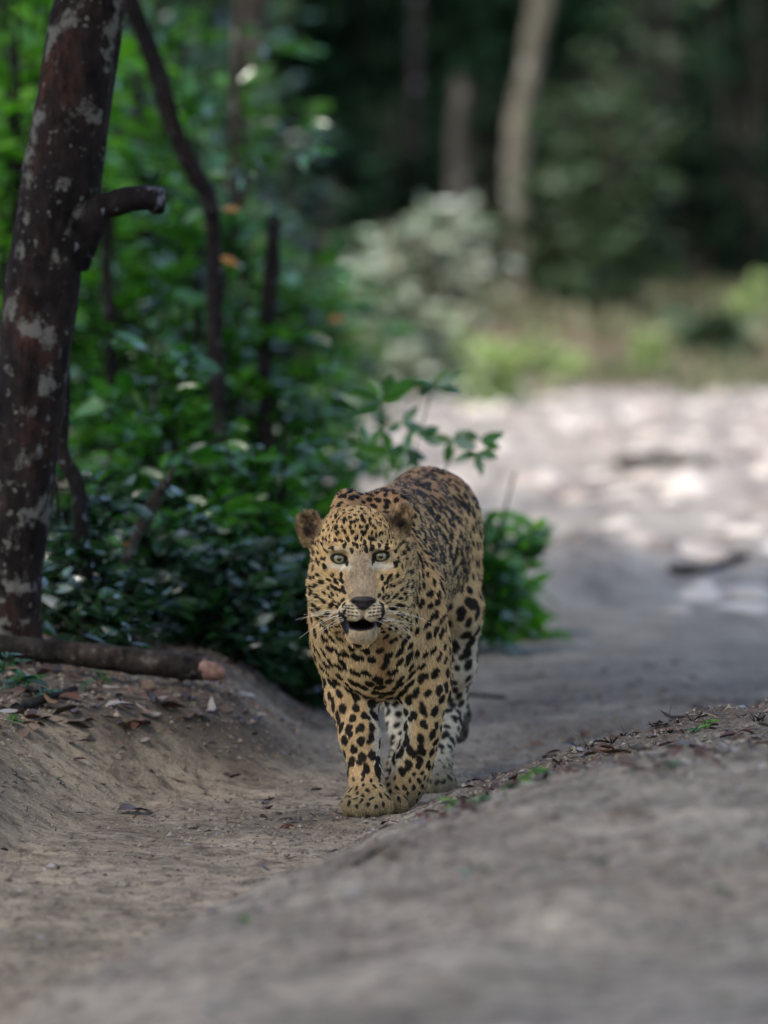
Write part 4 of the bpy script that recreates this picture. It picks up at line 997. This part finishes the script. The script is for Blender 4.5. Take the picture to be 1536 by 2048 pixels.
# undergrowth in depth: (px, distance, height, spread, twigs, leaf, material, singles, label)
US = [
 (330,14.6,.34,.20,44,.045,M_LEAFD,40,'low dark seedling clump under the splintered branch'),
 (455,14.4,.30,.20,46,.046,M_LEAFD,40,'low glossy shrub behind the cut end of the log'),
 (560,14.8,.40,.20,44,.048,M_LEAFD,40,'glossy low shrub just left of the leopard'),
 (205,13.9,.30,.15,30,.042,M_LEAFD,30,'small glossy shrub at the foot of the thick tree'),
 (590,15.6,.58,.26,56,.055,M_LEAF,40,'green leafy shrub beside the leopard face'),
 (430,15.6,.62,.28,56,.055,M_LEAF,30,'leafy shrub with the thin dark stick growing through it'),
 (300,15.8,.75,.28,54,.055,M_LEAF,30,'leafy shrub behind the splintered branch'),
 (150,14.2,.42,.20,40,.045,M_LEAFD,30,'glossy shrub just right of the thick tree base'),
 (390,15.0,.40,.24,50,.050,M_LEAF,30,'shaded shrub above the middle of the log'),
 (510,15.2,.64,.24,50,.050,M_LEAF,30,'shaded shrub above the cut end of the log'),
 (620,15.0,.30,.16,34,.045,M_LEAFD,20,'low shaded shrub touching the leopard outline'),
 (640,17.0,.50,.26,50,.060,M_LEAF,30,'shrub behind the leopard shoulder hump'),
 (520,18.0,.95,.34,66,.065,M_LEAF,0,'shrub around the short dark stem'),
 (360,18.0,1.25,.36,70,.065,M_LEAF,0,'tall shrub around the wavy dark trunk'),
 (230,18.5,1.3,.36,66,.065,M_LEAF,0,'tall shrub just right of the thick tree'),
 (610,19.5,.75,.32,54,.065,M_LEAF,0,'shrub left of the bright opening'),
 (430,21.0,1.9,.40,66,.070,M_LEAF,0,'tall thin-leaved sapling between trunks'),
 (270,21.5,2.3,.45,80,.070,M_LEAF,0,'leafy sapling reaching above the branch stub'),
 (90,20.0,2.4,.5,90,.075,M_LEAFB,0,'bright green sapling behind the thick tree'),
 (10,19.0,2.3,.45,84,.075,M_LEAFB,0,'sunlit-toned sapling left of the thick tree'),
 (20,24.0,2.8,.6,100,.08,M_LEAFB,0,'sunlit-toned tall bush at the top left corner'),
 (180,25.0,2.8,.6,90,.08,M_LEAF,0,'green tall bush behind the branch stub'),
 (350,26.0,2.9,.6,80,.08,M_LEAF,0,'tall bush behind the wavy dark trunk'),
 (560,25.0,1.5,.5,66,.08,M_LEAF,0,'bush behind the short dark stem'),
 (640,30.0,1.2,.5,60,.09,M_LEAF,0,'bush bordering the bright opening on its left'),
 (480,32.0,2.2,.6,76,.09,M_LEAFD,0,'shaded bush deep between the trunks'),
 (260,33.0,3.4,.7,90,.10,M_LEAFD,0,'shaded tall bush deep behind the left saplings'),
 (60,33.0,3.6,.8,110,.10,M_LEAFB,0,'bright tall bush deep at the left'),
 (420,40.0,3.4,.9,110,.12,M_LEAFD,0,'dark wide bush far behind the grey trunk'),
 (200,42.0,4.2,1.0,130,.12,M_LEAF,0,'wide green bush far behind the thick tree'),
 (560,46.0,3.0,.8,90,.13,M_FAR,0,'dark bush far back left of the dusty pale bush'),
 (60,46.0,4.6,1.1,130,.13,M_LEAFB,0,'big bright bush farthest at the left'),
]
for k, (px, Y, h, sp_, nt_, ll, mt, sg_, lab) in enumerate(US):
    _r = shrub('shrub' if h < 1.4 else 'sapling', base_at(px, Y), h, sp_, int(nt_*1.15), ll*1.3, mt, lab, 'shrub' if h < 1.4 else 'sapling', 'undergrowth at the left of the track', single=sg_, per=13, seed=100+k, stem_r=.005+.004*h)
# the same undergrowth goes on outside the frame on both sides, sharing meshes
    US[k] = _r
for k in range(44):
    src = US[8 + k % 20]; x = random.uniform(-9, -2.6) if k % 3 else random.uniform(5.0, 9); y = random.uniform(13.5, 46) if x < 0 else random.uniform(14, 46)
    if x < 0: x = min(x, -.085*y - .6)
    c = src.copy(); COL.objects.link(c); c.location = (x, y, gz_at(x, y)); c.rotation_euler = (0, 0, random.uniform(0, 6.28)); f_ = random.uniform(.9, 1.25); c.scale = (f_, f_, f_)
    c['label'] = 'leafy forest sapling growing outside the picture beside the track'; c['group'] = 'undergrowth outside the picture'; c['category'] = 'sapling'
    for ch in src.children:
        if ch.name.startswith('leaf'): continue
        d = ch.copy(); COL.objects.link(d); d.parent = c
# ground herbs on the forest floor
n = 9000; x = rng.uniform(-2.6, .2, n); y = rng.uniform(13.2, 22, n); dl = rut_left(y) - x; k = (dl > .42) ; x, y = x[k], y[k]; n = len(x)
p = np.stack([x, y, ground(x, y, False) + rng.uniform(.005, .16, n)], 1); d = np.stack([rng.normal(0,1,n), rng.normal(0,1,n), rng.normal(.2,.3,n)], 1)
V, F = leaf_cloud(p, d, rng.uniform(.025,.075,n), rng); o = link('ground_cover', mesh_np('ground_cover', V, F, M_LEAFD)); tag(o, 'low dark seedlings covering the forest floor', 'ground cover', kind='stuff')

# bush behind the leopard on the right, with its upright top sprigs
bb = np.array(base_at(945, 17.0)); bush = shrub('bush', bb, .56, .27, 64, .070, M_LEAF, 'leafy green bush standing behind the leopard back', 'bush', single=120, per=12, seed=300, lean=(.02, 0))
bb2 = np.array(base_at(1010, 17.6)); shrub('bush', bb2, .40, .22, 40, .066, M_LEAFB, 'lighter low bush right of the leopard hips', 'bush', single=60, per=12, seed=301)
sapb = np.array(base_at(800, 15.4)); sap = empty('seedling', sapb); tag(sap, 'seedling with whorls of upturned leaves rising above the leopard back', 'seedling')
Ys = 15.4
def spr(pts, r): 
    W = [q(x, y, Ys) for x, y in pts]; V, F = tube(W, np.linspace(r, r*.5, len(W)), 6); link('stem', mesh_py('stem', V - sapb, F, M_LEAF), sap)
spr([(800,1240),(790,1100),(775,980),(768,880),(766,806)], .004); spr([(775,980),(830,900),(868,770)], .003); spr([(790,1050),(870,980),(910,900),(950,870)], .003); spr([(780,960),(740,910),(700,890)], .003)
for (cx, cy, lst) in ((766,806,((-62,-12),(-20,-36),(12,-44),(48,-40),(-40,16),(30,-14))), (868,772,((34,-20),(-30,-10),(42,6),(20,-26),(-24,14))), (805,850,((20,-26),(34,4),(-22,10))), (840,872,((30,-14),(-18,-18),(36,10))),
    (775,905,((-44,-6),(40,-10),(20,30),(-30,28),(0,-34))), (905,880,((-36,-4),(30,-16),(34,10),(-10,26))), (960,880,((36,-8),(30,14),(-26,-12))), (700,905,((-34,8),(-20,-22),(30,-18),(34,12))), (810,905,((36,6),(-20,22),(26,24),(8,-30))), (955,905,((-36,10),(34,6),(4,26))), (735,890,((-36,-2),(-10,-28),(22,-24)))):
    for dx, dy in lst:
        a = q(cx, cy, Ys); b_ = q(cx+dx, cy+dy, Ys) + np.array([0, random.uniform(-.035,.035), 0]); dv = b_ - a
        leaf_obj(M_LEAF, a, dv, (random.uniform(-.35,.35), -1.0, random.uniform(-.1,.6)), max(.066, np.linalg.norm(dv)*1.4), sap, sapb)

# foreground seedlings, left edge
def seedling(px, py, n_, h, ll, label, mat=M_LEAFD, up=.4, seed=0):
    rr_ = random.Random(seed); b = on_ground(px, py); root = empty('seedling', b); tag(root, label, 'seedling')
    P = [np.array([0,0,-.01]), np.array([rr_.uniform(-.01,.01),0,h*.5]), np.array([rr_.uniform(-.02,.02),0,h])]
    V, F = tube(P, [.002,.0016,.001], 5); link('stem', mesh_py('stem', V, F, M_LEAF), root)
    for k in range(n_):
        a = 6.283*k/n_*1.6 + rr_.uniform(-.3,.3); t = rr_.uniform(.45, 1); p = P[0]*(1-t)+P[2]*t
        leaf_obj(mat, b + p, (math.cos(a), math.sin(a), up + rr_.uniform(-.3,.3)), (0,-.3,1), ll*rr_.uniform(.7,1.15), root, b)
seedling(38,1392,14,.05,.060,'dark fern-like seedling at the left edge below the log',seed=1)
seedling(80,1404,10,.035,.045,'smaller dark seedling right of the fern-like one',seed=2)
seedling(10,1378,10,.07,.060,'dark leafy seedling touching the left picture edge',seed=3)
seedling(218,1372,9,.030,.024,'tiny pale green seedling under the log',M_LEAF,seed=4)
seedling(165,1385,8,.022,.022,'tiny green weed left of the pale seedling',M_LEAF,seed=5)
seedling(20,1452,8,.02,.022,'tiny weed among brown leaves at the left edge',M_LEAF,seed=6)
for k, (px, py, lab) in enumerate(((1042,1572,'green weed tuft on the hump nearest the hind paw'),(1012,1586,'flat green weed where the hump meets the rut'),(1090,1556,'small weed among pale leaves on the hump'),(1380,1470,'green moss-like weed high on the hump'),(1408,1458,'bright little weed beside the moss-like one'),(1330,1540,'sparse weed on the dark litter of the hump'),(905,1620,'dark green weed at the foot of the hump'),(955,1610,'trailing weed left of the flat green weed'))):
    seedling(px, py, 9, .018, .022, lab, M_LEAF if k % 2 else M_LEAFB, .2, seed=20+k)
# grass blades standing on the crest of the hump
M_STRAW = leaf_mat('dry_blade', [(.05,.045,.03), (.09,.075,.05), (.06,.07,.03)], rough=.7, trans=0)
for k, (px, py, h, lx) in enumerate(((1118,1508,.040,.012),(1172,1490,.030,-.022),(1165,1492,.034,-.03),(1337,1445,.040,.008),(1490,1405,.045,.006),(1512,1400,.016,.02),(1250,1470,.02,-.01),(1075,1522,.018,.008),(970,1590,.02,.012),(940,1606,.016,-.01))):
    b = on_ground(px, py); V, F = tube([np.array([0,0,-.01]), np.array([lx*.3,0,h*.55]), np.array([lx,0,h])], [.0010,.0008,.0003], 5)
    o = link('grass_blade', mesh_py('grass_blade', V, F, M_STRAW)); o.location = b; tag(o, 'single thin dry grass blade standing on the crest of the near hump', 'grass blade', 'dry grass blades along the hump crest')

# ------------------------------------------------------------------ litter
DRY_ME = []
for k in range(8):
    st = random.uniform(.32,.55); TV, TF = leaf_template(random.uniform(-.35,.5), random.uniform(-.35,.45), st)
    tw = random.uniform(-.5,.5); TV2 = TV.copy()
    for i, v in enumerate(TV): a = tw*v[0]; TV2[i] = (v[0], v[1]*math.cos(a)-v[2]*math.sin(a), v[1]*math.sin(a)+v[2]*math.cos(a))
    TV2[:,2] += .06*vnoise(TV2[:,0]*5, TV2[:,1]*7, None, k); DRY_ME.append((TV2, TF))
DRY = {m.name: [mesh_np('fallen_leaf', TV, TF, m) for TV, TF in DRY_ME] for m in (M_DRY, M_PALE, M_LEAF)}
def fallen(px, py, size, mat, label, group, az=None, tiltv=.35):
    b = on_ground(px, py); o = link('fallen_leaf', random.choice(DRY[mat.name])); o.rotation_mode = 'QUATERNION'
    a = random.uniform(0, 6.283) if az is None else az
    o.rotation_quaternion = quat_from((math.cos(a), math.sin(a), random.uniform(-.1,.25)), (random.gauss(0,tiltv), random.gauss(-.1,tiltv), 1)); o.scale = (size,)*3
    o.location = b + np.array([-math.cos(a)*size*.4, -math.sin(a)*size*.4, size*.06 + .002]); tag(o, label, 'leaf', group); return o
G1 = 'dead leaves littering the left bank'; G2 = 'dead leaves littering the right hump'; G3 = 'dead leaves in the sandy rut'; G4 = 'fallen leaves on the blurred near ground'
L1 = 'dry brown dead leaf among the litter on the left bank'; L2 = 'dark dead leaf among the litter along the right hump'; L3 = 'small dead leaf lying on the sand of the rut'
for (px, py, s, m, lab) in ((50,1450,.065,M_DRY,'broad reddish dead leaf standing among litter at the left edge'),(262,1628,.085,M_DRY,'largest dark curled leaf lying on the sand of the left slope'),(1385,1495,.090,M_DRY,'large dark red leaf lying on top of the hump'),(1225,1512,.075,M_DRY,'dark curled leaf on the hump behind the pale ones'),
    (1350,1440,.055,M_DRY,'dull brown leaf leaning on the hump crest'),(1328,1458,.035,M_DRY,'upright red leaf under the leaning brown leaf'),(893,1612,.032,M_DRY,'square reddish leaf below the hind paw'),(912,1606,.022,M_DRY,'small red leaf right of the square reddish one'),(925,1552,.022,M_DRY,'orange brown leaf right of the hind paw'),
    (235,1420,.075,M_PALE,'pale curled leaf below the log'),(150,1425,.07,M_DRY,'reddish leaf left of the pale curled one'),(375,1460,.028,M_PALE,'small whitish leaf on the top of the left slope'),(463,1600,.022,M_DRY,'orange leaf on the left part of the rut'),(1055,1572,.035,M_PALE,'silvery leaf beside the green weed tuft'),(1460,1505,.05,M_PALE,'whitish leaf high on the right of the hump'),
    (790,1722,.04,M_DRY,'dark leaf at the near edge of the hump'),(520,1820,.045,M_PALE,'pale blurred leaf near the lower middle'),(425,1820,.035,M_PALE,'whitish blurred leaf in the lower left'),(480,1845,.045,M_LEAF,'green blurred leaf in the lower left')):
    fallen(px, py, s, m, lab, None)
for (px, py, s) in ((930,1752,.050),(968,1742,.040),(1200,1732,.032),(1505,1905,.034),(1445,1785,.030),(425,2025,.030),(1455,2005,.022),(1180,2010,.015),(395,1950,.020),(118,1562,.02),(470,1643,.014)):
    fallen(px, py, s, M_LEAF, 'small green leaf dropped on the ground of the near half', 'green leaves dropped on the near ground')
for k in range(72):
    px = random.uniform(0, 300) if k % 3 else random.uniform(250, 560); py = random.gauss(1430, 34) if px < 300 else random.uniform(1390, 1460)
    fallen(px, py, random.uniform(.028,.070), M_DRY if random.random() < .80 else M_PALE, L1, G1)
for k in range(38):
    px = random.uniform(0, 660); py = random.uniform(1480, 1740)
    fallen(px, py, random.uniform(.012,.036), M_DRY if random.random() < .85 else M_PALE, L3, G3)
for k in range(112):
    t = random.random(); px = 830 + t*720; yy = np.interp(px, [830, 1000, 1200, 1536], [1655, 1592, 1535, 1490]); py = random.gauss(yy - 18*t, 9 + 20*t)
    fallen(px, py, random.uniform(.016,.052), M_DRY if random.random() < .74 else M_PALE, L2, G2)
for k in range(24):
    px = random.uniform(560, 1000); yy = np.interp(px, [500, 740, 1000], [1800, 1700, 1600]); fallen(px, random.gauss(yy, 28), random.uniform(.010,.030), M_DRY, L2, G2)
for k in range(22):
    fallen(random.uniform(0, 1536), random.uniform(1700, 2040), random.uniform(.014,.034), M_DRY, 'small dark leaf on the blurred ground nearest the camera', G4)
# the rest of the litter, past the leaves one can count
def litter(name, n, mat, label, weight, smin, smax, seed):
    rg = np.random.default_rng(seed); x = rg.uniform(-2.2, 1.6, n*4); y = rg.uniform(8.6, 17, n*4); k = rg.random(n*4) < weight(x, y); x, y = x[k][:n], y[k][:n]; n = len(x)
    s_ = rg.uniform(smin, smax, n); p = np.stack([x, y, ground_p(x, y) + .003 + s_*.08], 1)
    V, F = leaf_cloud(p, np.stack([rg.normal(0,1,n), rg.normal(0,1,n), rg.normal(0,.22,n)], 1), s_, rg, False, 1.0, .38)
    o = link(name, mesh_np(name, V, F, mat)); tag(o, label, name.replace('_', ' '), kind='stuff')
litter('leaf_litter', 5200, M_DRY, 'mat of small brown dead leaves on the bank and the hump', lambda x, y: humus_shade(x, y)**2.0, .014, .046, 31)
litter('pale_leaf_litter', 700, M_PALE, 'scattered bleached leaves on the bank and the hump', lambda x, y: humus_shade(x, y)**2.2, .012, .034, 32)
# crumbs, chips and broken twigs (nobody could count them)
def chips(name, n, xr, yr, smin, smax, mat, label, weight, seed, elong=1.0):
    rg = np.random.default_rng(seed); x = rg.uniform(*xr, n*3); y = rg.uniform(*yr, n*3); w = weight(x, y); k = rg.random(n*3) < w; x, y = x[k][:n], y[k][:n]; n = len(x)
    p = np.stack([x, y, ground_p(x, y)], 1); s = rg.uniform(smin, smax, n)*np.exp(rg.normal(0,.35,n)); a = rg.uniform(0, 6.283, n)
    X = np.stack([np.cos(a), np.sin(a), rg.normal(0,.25,n)], 1)
    Yv = norm(np.cross([0,0,1.0], X)); Z = np.cross(X, Yv)
    T = np.array([(-.5,-.5*.22*elong,0),(.5,-.5*.16*elong,0),(.5,.5*.16*elong,0),(-.5,.5*.22*elong,0),(0,0,.16*elong),(0,0,-.1)])
    T = np.array([(-.5,-.11,0),(.5,-.08,.02),(.5,.08,.02),(-.5,.11,0),(0,0,.14)])*np.array([1,elong,elong])
    V = p[:,None,:] + s[:,None,None]*(T[None,:,0:1]*X[:,None]+T[None,:,1:2]*Yv[:,None]+T[None,:,2:3]*Z[:,None]) + np.array([0,0,.0006])
    F = (np.array([(0,1,4),(1,2,4),(2,3,4),(3,0,4)])[None] + (np.arange(n)*5)[:,None,None]).reshape(-1,3)
    o = link(name, mesh_np(name, V.reshape(-1,3), F, mat, False)); tag(o, label, name.replace('_',' '), kind='stuff')
wh = lambda x, y: np.clip(.17 + humus_shade(x, y)*.8, 0, 1)
chips('twig_litter', 24000, (-1.5,1.5), (8.0,15), .008, .030, M_DRY, 'broken twigs and bark chips strewn over both banks', wh, 1, .42)
chips('bark_chips', 5000, (-1.5,1.5), (8.0,15), .006, .016, M_DRY, 'dark bark chips strewn over both banks', wh, 4, 1.4)
chips('leaf_fragments', 1600, (-1.5,1.5), (8.0,15), .005, .012, M_PALE, 'pale leaf fragments strewn over both banks', wh, 2, 2.2)
M_SOIL, nd, lk, bs = new_mat('soil_crumb'); gi = nd.new('ShaderNodeNewGeometry'); r = ramp(nd, [(0, (.11,.09,.07)), (.4, (.17,.14,.105)), (1, (.27,.22,.165))]); lk.new(gi.outputs['Random Per Island'], r.inputs[0]); lk.new(r.outputs[0], bs.inputs['Base Color']); bs.inputs['Roughness'].default_value = .95
chips('soil_crumbs', 34000, (-1.5,1.5), (8.0,14.5), .002, .007, M_SOIL, 'small crumbs of soil and grit on the sand', lambda x, y: .35 + .6*humus_shade(x, y), 3, 4.5)
# lumps of the bright sand
rg = np.random.default_rng(9); n = 420; x = rg.uniform(-1.5, 4.5, n); y = rg.uniform(18, 54, n); s = rg.uniform(.03, .12, n)
import itertools
ico = []; 
for j in range(5):
    for i in range(10): th = math.pi*.5*j/4; ico.append((math.cos(th)*math.cos(i*.6283), math.cos(th)*math.sin(i*.6283), math.sin(th)))
ico = np.array(ico); iF = np.array([(j*10+i, j*10+(i+1)%10, (j+1)*10+(i+1)%10, (j+1)*10+i) for j in range(4) for i in range(10)])
P0 = np.stack([x, y, ground(x, y) - s*.12], 1); V = P0[:,None] + s[:,None,None]*ico[None]*np.stack([rg.uniform(.7,1.4,n), rg.uniform(1,3,n), rg.uniform(.3,.8,n)],1)[:,None]
V += (fbm(V[...,0]*9, V[...,1]*9, V[...,2]*9, 2, 8)*.25)[...,None]*s[:,None,None]
M_CLOD, nd, lk, bs = new_mat('sand_clod'); gi = nd.new('ShaderNodeNewGeometry'); r = ramp(nd, [(0, (.12,.095,.085)), (.3, (.34,.28,.235)), (1, (.60,.53,.46))]); lk.new(gi.outputs['Random Per Island'], r.inputs[0]); lk.new(r.outputs[0], bs.inputs['Base Color']); bs.inputs['Roughness'].default_value = .95
o = link('sand_clods', mesh_np('sand_clods', V.reshape(-1,3), (iF[None]+(np.arange(n)*50)[:,None,None]).reshape(-1,4), M_CLOD)); tag(o, 'clods of pale sand on the bright track beyond the leopard', 'sand clods', kind='stuff')

M_ORANGE = leaf_mat('orange_leaf', [(.26,.11,.03), (.34,.15,.05)], rough=.5, trans=.4)
# a few turned leaves still hanging on the left stems
for k, (px, py, Y, sz_) in enumerate(((446,420,16.9,.055),(440,515,16.9,.060),(655,640,20,.07),(240,1085,14.3,.03))):
    o = leaf_obj(M_ORANGE, q(px, py, Y), (1, -.2, -.25 if k % 2 else .1), (0, -.8, .6), sz_, name='hanging_leaf')
    tag(o, ('orange leaf on the wavy dark trunk, the upper of two','orange leaf on the wavy dark trunk, the lower of two','salmon leaf hanging beside the bright opening','yellow-brown leaf caught on the splintered branch')[k], 'leaf')

fallen(1420, 1146, .09, M_PALE, 'whitish leaf lying against the dark dead branch on the bright sand', None)

for k in range(26):
    t = random.random(); px = 900 + t*630; b = on_ground(px, np.interp(px, [900,1000,1150,1300,1536], [1606,1548,1490,1452,1402]) + random.uniform(2, 40))
    h = random.uniform(.008, .020); V = []; Fq = []; off = 0
    for m in range(9):
        a = random.uniform(0, 6.28); o0 = np.array([random.gauss(0,.0004), random.gauss(0,.0004), -.004])
        v, f = tube([o0, o0 + np.array([math.cos(a)*h*.9, math.sin(a)*h*.9, h*random.uniform(.5,1.2)])], [.0012, .0005], 4); V.append(v); Fq += [tuple(i+off for i in ff) for ff in f]; off += len(v)
    o = link('root_tuft', mesh_py('root_tuft', np.concatenate(V), Fq, M_BARKD)); o.location = b; tag(o, 'tiny dark tuft of rootlets on the crumbly crest of the hump', 'root tuft', 'rootlet tufts along the hump crest')
